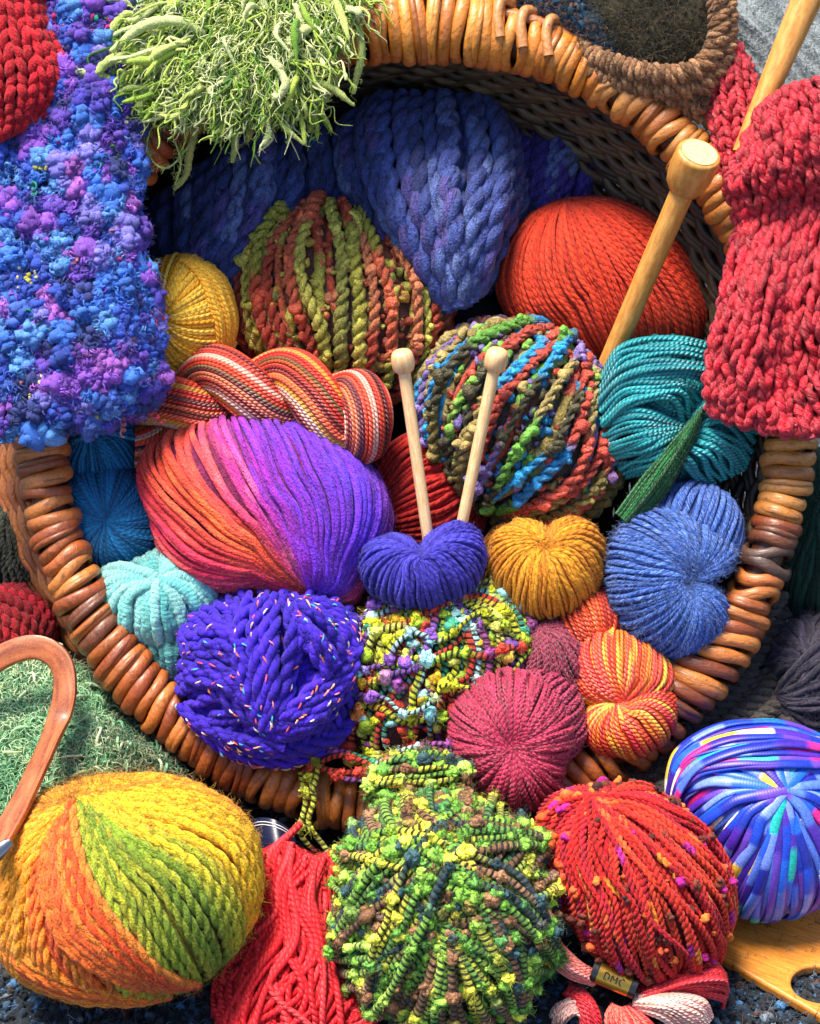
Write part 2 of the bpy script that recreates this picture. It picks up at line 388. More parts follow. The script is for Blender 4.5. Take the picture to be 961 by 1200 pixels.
def mth(nt, op, a, b=None, c=None):
    n = nt.nodes.new('ShaderNodeMath'); n.operation = op
    for i, x in enumerate((a, b, c)):
        if x is None: continue
        if isinstance(x, (int, float)): n.inputs[i].default_value = x
        else: nt.links.new(x, n.inputs[i])
    return n.outputs[0]
def mixc(nt, fac, a, b, mode='MIX'):
    n = nt.nodes.new('ShaderNodeMix'); n.data_type = 'RGBA'; n.blend_type = mode
    for i, x in ((0, fac), (6, a), (7, b)):
        if isinstance(x, (int, float)): n.inputs[i].default_value = x
        elif isinstance(x, (tuple, list, np.ndarray)): n.inputs[i].default_value = (*x[:3], 1)
        else: nt.links.new(x, n.inputs[i])
    return n.outputs[2]
def yarn(name, pitch=9., plies=2, bump=.6, rough=.75, sheen=.25, fibre=.4, stripe=None, sp=9., spec=.3, heather=0., hcol='ffffff', fs=1., streak=.55, bd=1.8):
    m, nt, b = newmat(name); L = nt.links.new
    at = nt.nodes.new('ShaderNodeAttribute'); at.attribute_name = 'Col'
    tw = nt.nodes.new('ShaderNodeAttribute'); tw.attribute_name = 'tw'
    sx = nt.nodes.new('ShaderNodeSeparateXYZ'); L(tw.outputs['Vector'], sx.inputs[0])
    u, v, st = sx.outputs
    ph = mth(nt, 'ADD', mth(nt, 'DIVIDE', u, pitch), mth(nt, 'MULTIPLY', v, float(plies)))
    wv = mth(nt, 'ABSOLUTE', mth(nt, 'SINE', mth(nt, 'MULTIPLY', ph, PI)))
    # fibre direction coordinates: along the ply lines
    co = nt.nodes.new('ShaderNodeCombineXYZ')
    L(mth(nt, 'MULTIPLY', u, .05), co.inputs[0]); L(mth(nt, 'MULTIPLY', ph, 3.5), co.inputs[1])
    tc = nt.nodes.new('ShaderNodeTexCoord'); 
    vm = nt.nodes.new('ShaderNodeVectorMath'); vm.operation = 'SCALE'; L(tc.outputs['Object'], vm.inputs[0]); vm.inputs['Scale'].default_value = 60.
    va = nt.nodes.new('ShaderNodeVectorMath'); va.operation = 'ADD'; L(vm.outputs[0], va.inputs[0]); L(co.outputs[0], va.inputs[1])
    nz = nt.nodes.new('ShaderNodeTexNoise'); nz.inputs['Scale'].default_value = 3.2*fs; nz.inputs['Detail'].default_value = 3; L(va.outputs[0], nz.inputs['Vector'])
    ng = nt.nodes.new('ShaderNodeTexNoise'); ng.inputs['Scale'].default_value = 900.*fs; ng.inputs['Detail'].default_value = 2; L(tc.outputs['Object'], ng.inputs['Vector'])
    h = mth(nt, 'ADD', mth(nt, 'MULTIPLY', wv, 1.0), mth(nt, 'MULTIPLY', nz.outputs[0], fibre))
    h = mth(nt, 'ADD', h, mth(nt, 'MULTIPLY', ng.outputs[0], fibre*.8))
    bp = nt.nodes.new('ShaderNodeBump'); bp.inputs['Strength'].default_value = bump; bp.inputs['Distance'].default_value = S_PX*bd
    L(h, bp.inputs['Height']); L(bp.outputs[0], b.inputs['Normal'])
    c = at.outputs['Color']
    if heather:
        f = mth(nt, 'MULTIPLY', mth(nt, 'GREATER_THAN', nz.outputs[0], .56), heather)
        c = mixc(nt, f, c, hx(hcol))
    g = nt.nodes.new('ShaderNodeMapRange'); g.inputs[1].default_value = .3; g.inputs[2].default_value = .7; g.inputs[3].default_value = 1-streak; g.inputs[4].default_value = 1+streak
    L(mth(nt, 'ADD', mth(nt, 'MULTIPLY', ng.outputs[0], .5), mth(nt, 'MULTIPLY', nz.outputs[0], .5)), g.inputs[0])
    sc = nt.nodes.new('ShaderNodeVectorMath'); sc.operation = 'SCALE'; L(c, sc.inputs[0]); L(g.outputs[0], sc.inputs['Scale'])
    c = sc.outputs[0]
    if stripe:
        ps = mth(nt, 'SINE', mth(nt, 'MULTIPLY', mth(nt, 'ADD', mth(nt, 'DIVIDE', u, sp), v), 2*PI))
        f = mth(nt, 'MULTIPLY', mth(nt, 'GREATER_THAN', ps, .3), st)
        c = mixc(nt, f, c, hx(stripe))
    L(c, b.inputs['Base Color'])
    b.inputs['Roughness'].default_value = rough; b.inputs['Specular IOR Level'].default_value = spec
    b.inputs['Sheen Weight'].default_value = sheen; b.inputs['Sheen Roughness'].default_value = .4
    return m
def wicker(name, dark='2e1206', rough=.42, spots=.7, coat=.3):
    m, nt, b = newmat(name); L = nt.links.new
    at = nt.nodes.new('ShaderNodeAttribute'); at.attribute_name = 'Col'
    tw = nt.nodes.new('ShaderNodeAttribute'); tw.attribute_name = 'tw'
    mp = nt.nodes.new('ShaderNodeMapping'); L(tw.outputs['Vector'], mp.inputs[0]); mp.inputs['Scale'].default_value = (.03, 1.6, 1)
    tc = nt.nodes.new('ShaderNodeTexCoord')
    va = nt.nodes.new('ShaderNodeVectorMath'); va.operation = 'MULTIPLY_ADD'; L(tc.outputs['Object'], va.inputs[0]); va.inputs[1].default_value = (30, 30, 30); L(mp.outputs[0], va.inputs[2])
    n1 = nt.nodes.new('ShaderNodeTexNoise'); n1.inputs['Scale'].default_value = 4.; n1.inputs['Detail'].default_value = 5; n1.inputs['Roughness'].default_value = .65; L(va.outputs[0], n1.inputs['Vector'])
    n2 = nt.nodes.new('ShaderNodeTexNoise'); n2.inputs['Scale'].default_value = 350.; n2.inputs['Detail'].default_value = 4; n2.inputs['Roughness'].default_value = .7; L(tc.outputs['Object'], n2.inputs['Vector'])
    r = nt.nodes.new('ShaderNodeMapRange'); r.inputs[1].default_value = .52; r.inputs[2].default_value = .72; L(n1.outputs[0], r.inputs[0])
    r2 = nt.nodes.new('ShaderNodeMapRange'); r2.inputs[1].default_value = .56; r2.inputs[2].default_value = .7; L(n2.outputs[0], r2.inputs[0])
    f = mth(nt, 'MULTIPLY', mth(nt, 'MAXIMUM', r.outputs[0], mth(nt, 'MULTIPLY', r2.outputs[0], .7)), spots)
    c = mixc(nt, f, at.outputs['Color'], hx(dark)); L(c, b.inputs['Base Color'])
    bp = nt.nodes.new('ShaderNodeBump'); bp.inputs['Strength'].default_value = .7; bp.inputs['Distance'].default_value = S_PX*2.6
    L(mth(nt, 'ADD', n1.outputs[0], mth(nt, 'MULTIPLY', n2.outputs[0], .6)), bp.inputs['Height']); L(bp.outputs[0], b.inputs['Normal'])
    b.inputs['Roughness'].default_value = rough; b.inputs['Coat Weight'].default_value = coat; b.inputs['Coat Roughness'].default_value = .24
    return m
def wood(name, c1, c2, rough=.45, coat=.1, gs=1.):
    m, nt, b = newmat(name); L = nt.links.new
    tw = nt.nodes.new('ShaderNodeAttribute'); tw.attribute_name = 'tw'
    mp = nt.nodes.new('ShaderNodeMapping'); L(tw.outputs['Vector'], mp.inputs[0]); mp.inputs['Scale'].default_value = (.012*gs, 5., 1)
    n1 = nt.nodes.new('ShaderNodeTexNoise'); n1.inputs['Scale'].default_value = 4.; n1.inputs['Detail'].default_value = 6; n1.inputs['Distortion'].default_value = .4; L(mp.outputs[0], n1.inputs['Vector'])
    tc = nt.nodes.new('ShaderNodeTexCoord'); n2 = nt.nodes.new('ShaderNodeTexNoise'); n2.inputs['Scale'].default_value = 900; L(tc.outputs['Object'], n2.inputs['Vector'])
    f = mth(nt, 'ADD', mth(nt, 'MULTIPLY', n1.outputs[0], .8), mth(nt, 'MULTIPLY', n2.outputs[0], .3))
    r = nt.nodes.new('ShaderNodeMapRange'); r.inputs[1].default_value = .38; r.inputs[2].default_value = .72; L(f, r.inputs[0])
    L(mixc(nt, r.outputs[0], hx(c1), hx(c2)), b.inputs['Base Color'])
    bp = nt.nodes.new('ShaderNodeBump'); bp.inputs['Strength'].default_value = .25; bp.inputs['Distance'].default_value = S_PX; L(f, bp.inputs['Height']); L(bp.outputs[0], b.inputs['Normal'])
    b.inputs['Roughness'].default_value = rough; b.inputs['Coat Weight'].default_value = coat
    return m
def felt(name, scale=700., bump=.8, rough=.95, var=.5, c2=None, thr=.55, s2=180.):
    m, nt, b = newmat(name); L = nt.links.new
    at = nt.nodes.new('ShaderNodeAttribute'); at.attribute_name = 'Col'
    tc = nt.nodes.new('ShaderNodeTexCoord')
    n = nt.nodes.new('ShaderNodeTexNoise'); n.inputs['Scale'].default_value = scale; n.inputs['Detail'].default_value = 5; n.inputs['Roughness'].default_value = .7; L(tc.outputs['Object'], n.inputs['Vector'])
    g = nt.nodes.new('ShaderNodeMapRange'); g.inputs[1].default_value = .3; g.inputs[2].default_value = .7; g.inputs[3].default_value = 1-var; g.inputs[4].default_value = 1+var; L(n.outputs[0], g.inputs[0])
    c = at.outputs['Color']
    if c2:
        n2 = nt.nodes.new('ShaderNodeTexNoise'); n2.inputs['Scale'].default_value = s2; n2.inputs['Detail'].default_value = 3; L(tc.outputs['Object'], n2.inputs['Vector'])
        rr = nt.nodes.new('ShaderNodeMapRange'); rr.inputs[1].default_value = thr; rr.inputs[2].default_value = thr+.06; L(n2.outputs[0], rr.inputs[0]); c = mixc(nt, rr.outputs[0], c, hx(c2))
    sc = nt.nodes.new('ShaderNodeVectorMath'); sc.operation = 'SCALE'; L(c, sc.inputs[0]); L(g.outputs[0], sc.inputs['Scale']); L(sc.outputs[0], b.inputs['Base Color'])
    bp = nt.nodes.new('ShaderNodeBump'); bp.inputs['Strength'].default_value = bump; bp.inputs['Distance'].default_value = S_PX*3; L(n.outputs[0], bp.inputs['Height']); L(bp.outputs[0], b.inputs['Normal'])
    b.inputs['Roughness'].default_value = rough; b.inputs['Sheen Weight'].default_value = .06
    return m
def plain(name, col, rough=.4, metal=0., coat=0.):
    m, nt, b = newmat(name); b.inputs['Base Color'].default_value = (*hx(col), 1); b.inputs['Roughness'].default_value = rough; b.inputs['Metallic'].default_value = metal; b.inputs['Coat Weight'].default_value = coat
    tc = nt.nodes.new('ShaderNodeTexCoord'); n = nt.nodes.new('ShaderNodeTexNoise'); n.inputs['Scale'].default_value = 500; nt.links.new(tc.outputs['Object'], n.inputs['Vector'])
    bp = nt.nodes.new('ShaderNodeBump'); bp.inputs['Strength'].default_value = .15; bp.inputs['Distance'].default_value = S_PX; nt.links.new(n.outputs[0], bp.inputs['Height']); nt.links.new(bp.outputs[0], b.inputs['Normal'])
    return m
M = dict(
    wool=yarn('wool_yarn', pitch=11, bump=.9, sheen=.08, fibre=.9),
    fine=yarn('fine_wool_yarn', pitch=7, bump=.9, sheen=.05, fibre=.6),
    thread=yarn('thread_yarn', pitch=7, bump=.9, sheen=.04, rough=.5, fibre=.4, bd=1.5),
    cotton=yarn('glossy_cotton_yarn', pitch=6, bump=.9, rough=.42, sheen=.05, spec=.6, fibre=.25),
    single=yarn('single_ply_yarn', pitch=120, plies=1, bump=1., sheen=.1, fibre=1.6, streak=.75),
    mohair=yarn('mohair_yarn', pitch=24, plies=2, bump=1., sheen=.1, fibre=1.4, streak=.75),
    heather=yarn('heather_yarn', pitch=12, bump=.9, sheen=.1, fibre=1.2, heather=.6, hcol='86a6ec'),
    maroon=yarn('marled_yarn', pitch=9, bump=.9, sheen=.2, rough=.5, spec=.5, fibre=.5, heather=.25, hcol='d0506e'),
    chenille=yarn('chenille_yarn', pitch=5, plies=2, bump=1., sheen=.4, fibre=1.6, fs=1.3),
    lump=yarn('slub_yarn', pitch=14, bump=1., sheen=.05, rough=.45, spec=.5, fibre=1.2, streak=.7, bd=2.5),
    novelty=yarn('wrapped_yarn', pitch=9, plies=1, bump=1., rough=.5, sheen=.08, spec=.4, fibre=1.3, streak=.7, bd=2.2, stripe='0b0a08', sp=7.),
    ribbon=yarn('ribbon_yarn', pitch=3.2, plies=0, bump=.06, rough=.42, sheen=.05, spec=.5, fibre=.2),
    knit=yarn('knit_yarn', pitch=13, bump=1., sheen=.08, rough=.45, spec=.5, fibre=1.1, heather=.22, hcol='f0707e'),
    rim=wicker('varnished_wicker'),
    weave=wicker('aged_wicker', rough=.5, coat=.1, spots=.6),
    fluff=felt('fluffy_wool', 1300., 1., var=.6),
    felt=felt('felted_wool', 700., .8, var=.5),
    needle=wood('birch_wood', 'b4742e', 'd89e50', rough=.4),
    needle_pale=wood('pale_birch_wood', 'd6a068', 'f0cf9c', rough=.35, coat=.3),
    cherry=wood('cherry_wood', '6e2f12', 'b8683a', rough=.5, gs=.5),
    board=wood('beech_board', 'b46518', 'd98f35', rough=.4, coat=.3, gs=.6),
    metal=plain('steel', '8b8d90', .3, 1.),
    brass=plain('gold_foil', 'b08a3a', .28, .9),
    black=plain('black_paper', '0c0b0d', .35, coat=.4),
    white_ink=plain('silver_ink', 'd9d9d9', .5),
)
# ---------------------------------------------------------------- the setting: table cloth
def tabletop():
    mb = MB(); xs = np.linspace(-1500, 1500, 60); ys = np.linspace(-700, 2600, 60)
    X, Y = np.meshgrid(xs, ys); Z = 3*np.sin(X/90)*np.cos(Y/70)
    # world axes in the frame: horizontal forward (Y) and up
    fwd = np.array([0, math.sin(EL), -math.cos(EL)]); up = np.array([0, math.cos(EL), math.sin(EL)])
    V = X[..., None]*np.array([1., 0, 0]) + Y[..., None]*fwd + (Z + Z0)[..., None]*up
    mb.grid(V, col=hx('1b222b'))
    o = mb.build('tabletop_cloth', felt('tweed_cloth', 420., 1., var=.7, c2='3d6b93', thr=.58, s2=330.))
    tag(o, 'dark blue grey speckled tweed cloth spread under everything', None, kind='structure')
    # tweed knots: round nubs of the cloth near the front edge
    mb = MB(); n = 9000
    X = rng.uniform(-620, 620, n); Y = rng.uniform(-560, 60, n)
    V = X[:, None]*np.array([1., 0, 0]) + Y[:, None]*fwd + (Z0 + 3*np.sin(X/90)*np.cos(Y/70) + rng.uniform(0, 4, n))[:, None]*up
    pal = np.array([hx(h) for h in ['141a22', '1c2733', '26384a', '30506b', '4a7fae', '23262a', '5b4238', '7a8590', '12161c', '1a2530']])
    c = pal[rng.choice(len(pal), n, p=[.16, .16, .14, .12, .06, .12, .06, .04, .07, .07])]
    blobs(mb, V, rng.uniform(2.5, 5.5, n), c, I=ICO2, rough=1.1)
    hi = rng.integers(0, n, 22000); hairs(mb, V[hi]+up*2, np.tile(up, (22000, 1)), 9, .55, c[hi]*1.3+.005, curl=3.2, n=7)
    o = mb.build('tweed_nubs', M['fluff']); tag(o, 'bobbly blue and grey wool nubs of the tweed cloth', None, kind='stuff')
tabletop()
# ---------------------------------------------------------------- basket
BC, BRX, BRY = (487, 492), 439., 457.
def basket():
    root = empty('wicker_basket', P(487, 960, -200)); tag(root, 'big round wicker basket lying open, with a glossy orange brown coiled rim', 'basket')
    cx, cy = BC[0]-480.5, 600-BC[1]
    # rim coils
    mb = MB(); ph = -PI*.5; coils = []
    total = 0
    while ph < 1.5*PI - .012:
        deg = math.degrees(ph) % 360
        pitch = 15.8
        if 290 < deg < 325: pitch = 19.5
        if 70 < deg < 98: pitch = 15.5
        ph += pitch*rng.uniform(.9, 1.1)/448
        coils.append(ph)
    pal = ['a4541f', 'b06229', '964818', 'bb702f', '8a4015', 'a85a22', '7a3812', 'b26628']
    m = 44; be = np.linspace(0, 2*PI, m)
    for p in coils:
        deg = math.degrees(p) % 360
        pc = np.array([cx + BRX*math.cos(p), cy + BRY*math.sin(p), 0]); tau = norm(np.array([-BRX*math.sin(p), BRY*math.cos(p), 0])); rho = np.array([tau[1], -tau[0], 0])
        g = math.exp(-((deg-88)/15)**2)
        a = 25 + 15*g + rng.uniform(-2, 3); b = 27 + 6*g
        if 285 < deg < 330: a += 8
        if 205 < deg < 262: a += 3
        pc = pc + rho*(6*g + rng.uniform(-2, 2))
        lean = rng.normal(2, 3.2) + (7 if 285 < deg < 330 else 0) + (5 if 195 < deg < 240 else 0)
        bow = rng.normal(0, 2.2)
        L = pc + rho*a*np.cos(be)[:, None] + np.array([0, 0, 1])*b*np.sin(be)[:, None] + tau*(lean*np.cos(be) + bow*np.sin(2*be))[:, None]
        h = pal[rng.integers(len(pal))]
        if rng.uniform() < .035: h = '6a3a22'
        if 60 < deg < 100: h = ['cc7c26', 'c06e1e', 'd68a34'][rng.integers(3)]
        if deg < 60 or deg > 345: h = ['c27a34', 'ca8640', 'ac6428', 'bd7a36'][rng.integers(4)]
        if 337 < deg < 340.5: h = '4f372c'
        c = hx(h)*rng.uniform(.85, 1.12)
        w_ = 8.2 if 285 < deg < 330 else 7.5
        rr = w_*rng.uniform(.95, 1.22)*(1+.11*noise(1, m, 8))
        mb.tubes(L[None], rr, np.clip(c, 0, 1), sides=12, ref=(L-pc)[None], flat=.7, closed=True, lump=.03)
        if rng.uniform() < .4:       # a split or doubled cane end
            L2 = L[4:20] + tau*rng.uniform(-8, 8) + (L[4:20]-pc)*.12
            mb.tubes(L2[None], 4.5*np.sin(np.linspace(.15, .9, 16)*PI)[None]**.5, np.clip(c*.8, 0, 1), sides=8, ref=(L2-pc)[None])
    # the hoop the coils are wound on
    a = np.linspace(0, 2*PI, 240); H = np.stack([cx+BRX*np.cos(a), cy+BRY*np.sin(a), 0*a], -1)
    mb.tubes(H[None], 20., hx('4a220c'), sides=12, ref=np.array([0, 0, 1.]), closed=True)
    mb.build('rim', M['rim'], root)
    # border canes and the stub of the handle at the top
    mb = MB()
    rods = [[(545, -8, 0), (575, 12, 14), (620, 22, 20), (668, 44, 14), (700, 68, 4)], [(560, 2, -10), (610, 12, -4), (660, 34, -6)]]
    for q in rods: mb.tubes(cr(PA(np.array(q, float)), 40)[None], 6.5, hx('b06a3c'), sides=10, ref=np.array([0, 0, 1.]))
    for x, y in ((590, 10), (617, 22), (647, 32)):
        q = [(x-4, y+34, 34), (x-7, y+8, 32), (x-2, y-9, 26), (x+9, y-6, 12), (x+8, y+14, 0)]
        mb.tubes(cr(PA(np.array(q, float)), 30)[None], 6.2, hx('c08048'), sides=10, ref=np.array([0, 0, 1.]))
    for q in [[(780, 104, 10), (800, 122, 16), (822, 142, 8)], [(792, 106, 2), (812, 122, 8), (832, 150, 0)], [(768, 100, 0), (790, 118, 8), (806, 134, 4)]]:
        mb.tubes(cr(PA(np.array(q, float)), 20)[None], 5.5, hx('b98a45'), sides=10, ref=np.array([0, 0, 1.]))
    mb.build('border_cane', M['rim'], root)
    # woven wall, an inner and an outer skin of canes round upright stakes
    def ring(s, extra, ang, amp=0, k=38, off=0):
        sc = 1 + .06*math.sin(PI*s) - .16*s
        x = cx - 205*s + (BRX*sc + extra + amp*np.sin(k*ang + off))*np.cos(ang)
        y = cy + 25*s + (BRY*sc + extra + amp*np.sin(k*ang + off))*np.sin(ang)
        return np.stack([x, y, -18 - 330*s + 2.5*np.sin(ang*9+s*40)], -1)
    A = np.linspace(0, 2*PI, 460)
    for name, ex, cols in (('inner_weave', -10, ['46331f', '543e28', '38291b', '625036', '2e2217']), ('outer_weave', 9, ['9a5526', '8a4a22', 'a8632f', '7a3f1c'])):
        mb = MB()
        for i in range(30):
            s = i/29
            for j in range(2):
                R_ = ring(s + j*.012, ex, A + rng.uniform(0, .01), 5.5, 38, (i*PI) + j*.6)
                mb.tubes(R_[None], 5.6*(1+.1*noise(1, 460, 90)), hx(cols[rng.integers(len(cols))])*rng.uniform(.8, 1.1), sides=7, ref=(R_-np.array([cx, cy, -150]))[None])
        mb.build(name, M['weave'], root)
    mb = MB()
    for k in range(76):
        a = 2*PI*k/76; q = np.array([ring(s, 0, np.array([a]))[0] for s in np.linspace(0, 1, 9)])
        mb.tubes(q[None], 5., hx('7a4c26'), sides=8, ref=np.array([.1, .1, 1.]))
    mb.build('stakes', M['weave'], root)
    mb = MB(); v = [ring(1, 3, np.linspace(0, 2*PI, 60))*1.0*f + np.array([cx-205, cy+25, -348])*(1-f) for f in np.linspace(0, 1, 12)]
    mb.grid(np.array(v), col=hx('3a2818')); mb.build('basket_bottom', M['weave'], root)
basket()
# ---------------------------------------------------------------- flecks and dye effects
def flecks(cols, p=.05, run=2):
    def f(C, n, N):
        C = np.array(C); pal = np.array([hx(h) for h in cols])
        for _ in range(int(n*N*p/run)):
            i, j = rng.integers(n), rng.integers(0, max(N-run, 1)); C[i, j:j+run] = pal[rng.integers(len(pal))]
        return C
    return f
def runs(cols, k, probs=None, soft=.25):
    "dye runs along each strand"
    pal = np.array([hx(h) for h in cols])
    def f(C, n, N):
        K = k+2; idx = rng.choice(len(pal), (n, K), p=probs)
        x = np.linspace(0, k, N)[None] + rng.uniform(0, 1, (n, 1)); i = np.floor(x).astype(int); fr = x-i
        w = np.clip((fr-(1-soft))/soft, 0, 1)[..., None]
        r = np.arange(n)[:, None]
        return pal[idx[r, i]]*(1-w) + pal[idx[r, np.minimum(i+1, K-1)]]*w
    return f
def ball(name, label, cat='yarn ball', group=None):
    return name, label, cat, group
G_IN = None
# navy roving skeins at the back
def navy(name, label, guides, n, r, col, bulge, pitch, N=60, seedcol=None):
    mb = MB()
    sheaf(mb, guides, n, r, col, N=N, bulge=bulge, jit=.012, lift=3, plies=(2, pitch), sides=9, layers=2, fuzz=6000, fl=7, fr=.3, vary=.2, lump=.03, po=(.42, .72), coltex=flecks(['50609a', '2c3668', '5a6aa0', '4a4484'], .5, 16))
    g = interp_guides(guides, 2, 30); V = g(np.linspace(0.03, .97, 20)[:, None]*np.ones((1, 30))); V[..., 2] += bulge*np.sqrt(1-(2*np.linspace(0.03, .97, 20)-1)**2)[:, None] - r*1.2
    mb.grid(V, col=hx(col)*.8)
    tag(mb.build(name, M['single']), label, 'yarn skein')
navy('roving_skein', 'thick navy blue roving skein lying slanted at the left back of the basket',
     [[(190, 235, -180), (184, 250, -165), (182, 275, -150), (190, 310, -150)], [(250, 196, -175), (240, 225, -145), (238, 280, -125), (225, 335, -130)], [(312, 168, -165), (306, 205, -130), (300, 260, -118), (270, 340, -130)], [(372, 148, -175), (382, 185, -150), (385, 230, -140), (372, 330, -150)]],
     14, 10, '35437e', 44, 62)
navy('roving_skein', 'fat navy blue roving skein with plump twisted strands, middle of the back',
     [[(396, 150, -235), (384, 180, -190), (395, 235, -150), (440, 300, -140), (500, 372, -150)], [(446, 124, -215), (440, 160, -160), (455, 240, -105), (490, 310, -100), (525, 366, -120)], [(520, 124, -205), (522, 162, -150), (525, 240, -95), (535, 310, -95), (545, 362, -120)], [(574, 130, -210), (586, 172, -160), (585, 240, -110), (570, 300, -105), (556, 350, -120)], [(596, 148, -235), (610, 185, -190), (608, 240, -150), (590, 290, -140), (566, 340, -140)]],
     19, 10.5, '3a4888', 62, 66, N=90)
navy('roving_skein', 'violet blue roving skein in the shadow above the orange red ball',
     [[(600, 160, -205), (600, 205, -180), (590, 270, -185), (570, 340, -170)], [(660, 155, -205), (655, 195, -165), (640, 250, -170), (600, 330, -160)], [(712, 165, -215), (710, 190, -210), (690, 250, -190), (640, 320, -180)]],
     14, 8, '40338c', 30, 40)
# charcoal skein peeping out
def charcoal():
    mb = MB(); bl = Blob([(510, 360), (560, 340), (600, 370), (590, 420), (520, 430)], (555, 385), -170, 40)
    core(mb, bl, hx('1d1b1c')); wind(mb, bl, (500, 390, 'f'), (-.9, .1, -.4), 26, 4.5, '2b2829', N=40, plies=(2, 14), fuzz=200)
    tag(mb.build('wool_skein', M['wool']), 'charcoal grey wool skein peeping out between three balls', 'yarn skein')
charcoal()
def gold_ball():
    mb = MB(); bl = Blob([(160, 330), (185, 305), (225, 300), (258, 318), (273, 355), (270, 400), (245, 432), (205, 440), (170, 420), (150, 375)], (215, 370), -75, 55, dimples=[((190, 375, 'f'), .3, .22)])
    core(mb, bl, hx('c98a20'))
    wind(mb, bl, (192, 378, 'f'), (.5, -.2, -.8), 90, 2.6, ['f6b530', 'fcc648', 'eca626'], N=44, swirl=.9, lift=1.2, fuzz=200, fl=5)
    wind(mb, bl, (215, 312, 'f'), (235, 438, 'f'), 30, 2.6, ['fcc040', 'f6b030'], N=40, psi=(-42, 18), lift=1.2, base=3)
    wind(mb, bl, (150, 415, 'f'), (275, 400, 'f'), 16, 2.6, ['ffca50', 'fcc040'], N=40, psi=(-40, 40), lift=1.2, base=5)
    tag(mb.build('yarn_ball', M['fine']), 'small golden yellow yarn ball with a swirled hollow beside the boucle scarf', 'yarn ball')
gold_ball()
def slub_ball(label, pts, c, w, Dz, A, B, pal, probs, n, r, psi=(0, 360), jit=.05, k=5, extra=(), back='5a2018'):
    mb = MB(); bl = Blob(pts, c, w, Dz); core(mb, bl, hx(back), -8); skin(mb, bl, pal, 900, 5.5, -6.)
    def go(A, B, n, psi, base):
        X, C = wind(mb, bl, A, B, n, r, pal[:1], N=150, psi=psi, jit=jit, lift=4, base=base, lump=.4, sides=8, plies=(2, 30), rv=.35, vary=.25, lf=5, coltex=runs(pal, k, probs, .12))
        # slubs: knobbly tufts along the strand
        m = n*26; i = rng.integers(0, n, m); j = rng.integers(0, X.shape[1], m); q = X[i, j]; nn = norm(q-bl.C); ok = nn[:, 2] > -.3
        blobs(mb, (q+nn*3.0+rng.normal(0, 2.2, q.shape))[ok], rng.uniform(3., 7.4, ok.sum()), np.clip(C[i, j][ok]*rng.uniform(.8, 1.3, (ok.sum(), 1)), 0, 1), I=ICO2, rough=.55)
        m2 = 500; i = rng.integers(0, n, m2); j = rng.integers(0, X.shape[1], m2); q = X[i, j]; hairs(mb, q, norm(q-bl.C), 10, .35, np.clip(C[i, j]*1.2, 0, 1), curl=1.5)
    go(A, B, n, psi, 0)
    for e in extra: go(*e)
    tag(mb.build('slub_yarn_ball', M['lump']), label, 'yarn ball')
slub_ball('bobbly yarn ball in rust, brick red and olive green, upper middle',
    [(272, 310), (290, 270), (340, 245), (400, 238), (445, 252), (490, 290), (520, 330), (524, 380), (505, 430), (470, 462), (420, 470), (370, 450), (310, 425), (275, 380)], (398, 352), -115, 85,
    (-.05, .83, -.55), (.05, -.83, -.55), ['b84428', 'd0603a', 'a8a038', 'c4b84c', '98382a', 'dca838', '8c8838', 'd0784c'], [.16, .16, .16, .13, .12, .08, .1, .09], 64, 6., k=4, back='4a2014')
slub_ball('bobbly multicolour yarn ball with turquoise, lime, coral and violet slubs',
    [(492, 470), (505, 425), (545, 390), (600, 380), (650, 388), (690, 420), (715, 460), (728, 510), (722, 560), (690, 600), (640, 612), (580, 600), (535, 570), (505, 520)], (610, 495), -65, 90,
    (.45, .72, -.52), (-.45, -.72, -.52), ['1b7fb8', '2398d0', '5f9a34', '7cae40', 'b8402e', 'c84c38', '6a5a9a', '7d68a8', '8e7a3c', 'a08c50', '3e3a20', '5a2a20'], [.09, .07, .09, .06, .1, .08, .1, .06, .12, .09, .07, .07], 62, 6., k=5, back='2c2418')
def fine_ball(label, pts, c, w, Dz, A, B, cols, n, r, mat='wool', dim=(), bands=(), fuzz=600, jit=.05, lift=1.5, plies=None, cat='yarn ball', name='yarn_ball', N=60, clump=0., corec=None, fl=7., sides=6, flat=1., fcol=None, coltex=None, p=1.0, tex2=None, rv=.12, lump=0., tj=.05, extra=None, group=None):
    mb = MB(); bl = Blob(pts, c, w, Dz, dimples=dim, flat=p)
    cc = cols if isinstance(cols, str) else (cols[0] if isinstance(cols, list) else 'a03060')
    core(mb, bl, hx(corec or cc)*.7, -r*1.1)
    wind(mb, bl, A, B, n, r, cols, N=N, jit=jit, lift=lift, fuzz=fuzz, fl=fl, plies=plies, clump=clump, sides=sides, flat=flat, fcol=fcol, coltex=coltex, rv=rv, tj=tj, lump=lump, lf=5, po=(.42, .7))
    for b in bands:
        kw = dict(N=N, jit=jit, lift=lift, plies=plies, sides=sides, coltex=coltex, rv=rv); kw.update(b[6] if len(b) > 6 else {})
        wind(mb, bl, b[0], b[1], b[2], b[3], b[4], psi=b[5], **kw)
    if extra: extra(mb, bl)
    return tag(mb.build(name, M[mat]), label, cat, group)
fine_ball('smooth orange red ball of fine wool at the upper right inside the basket',
    [(583, 330), (592, 290), (625, 252), (680, 236), (735, 242), (780, 270), (812, 315), (828, 370), (815, 410), (760, 425), (700, 425), (640, 400), (598, 372)], (705, 332), -125, 85,
    (665, 238, 'f'), (.35, -.75, -.55), ['cc3416', 'd83c1a', 'bc2c12'], 130, 2.8, mat='wool', N=70, fuzz=5000, fl=5, jit=.02)
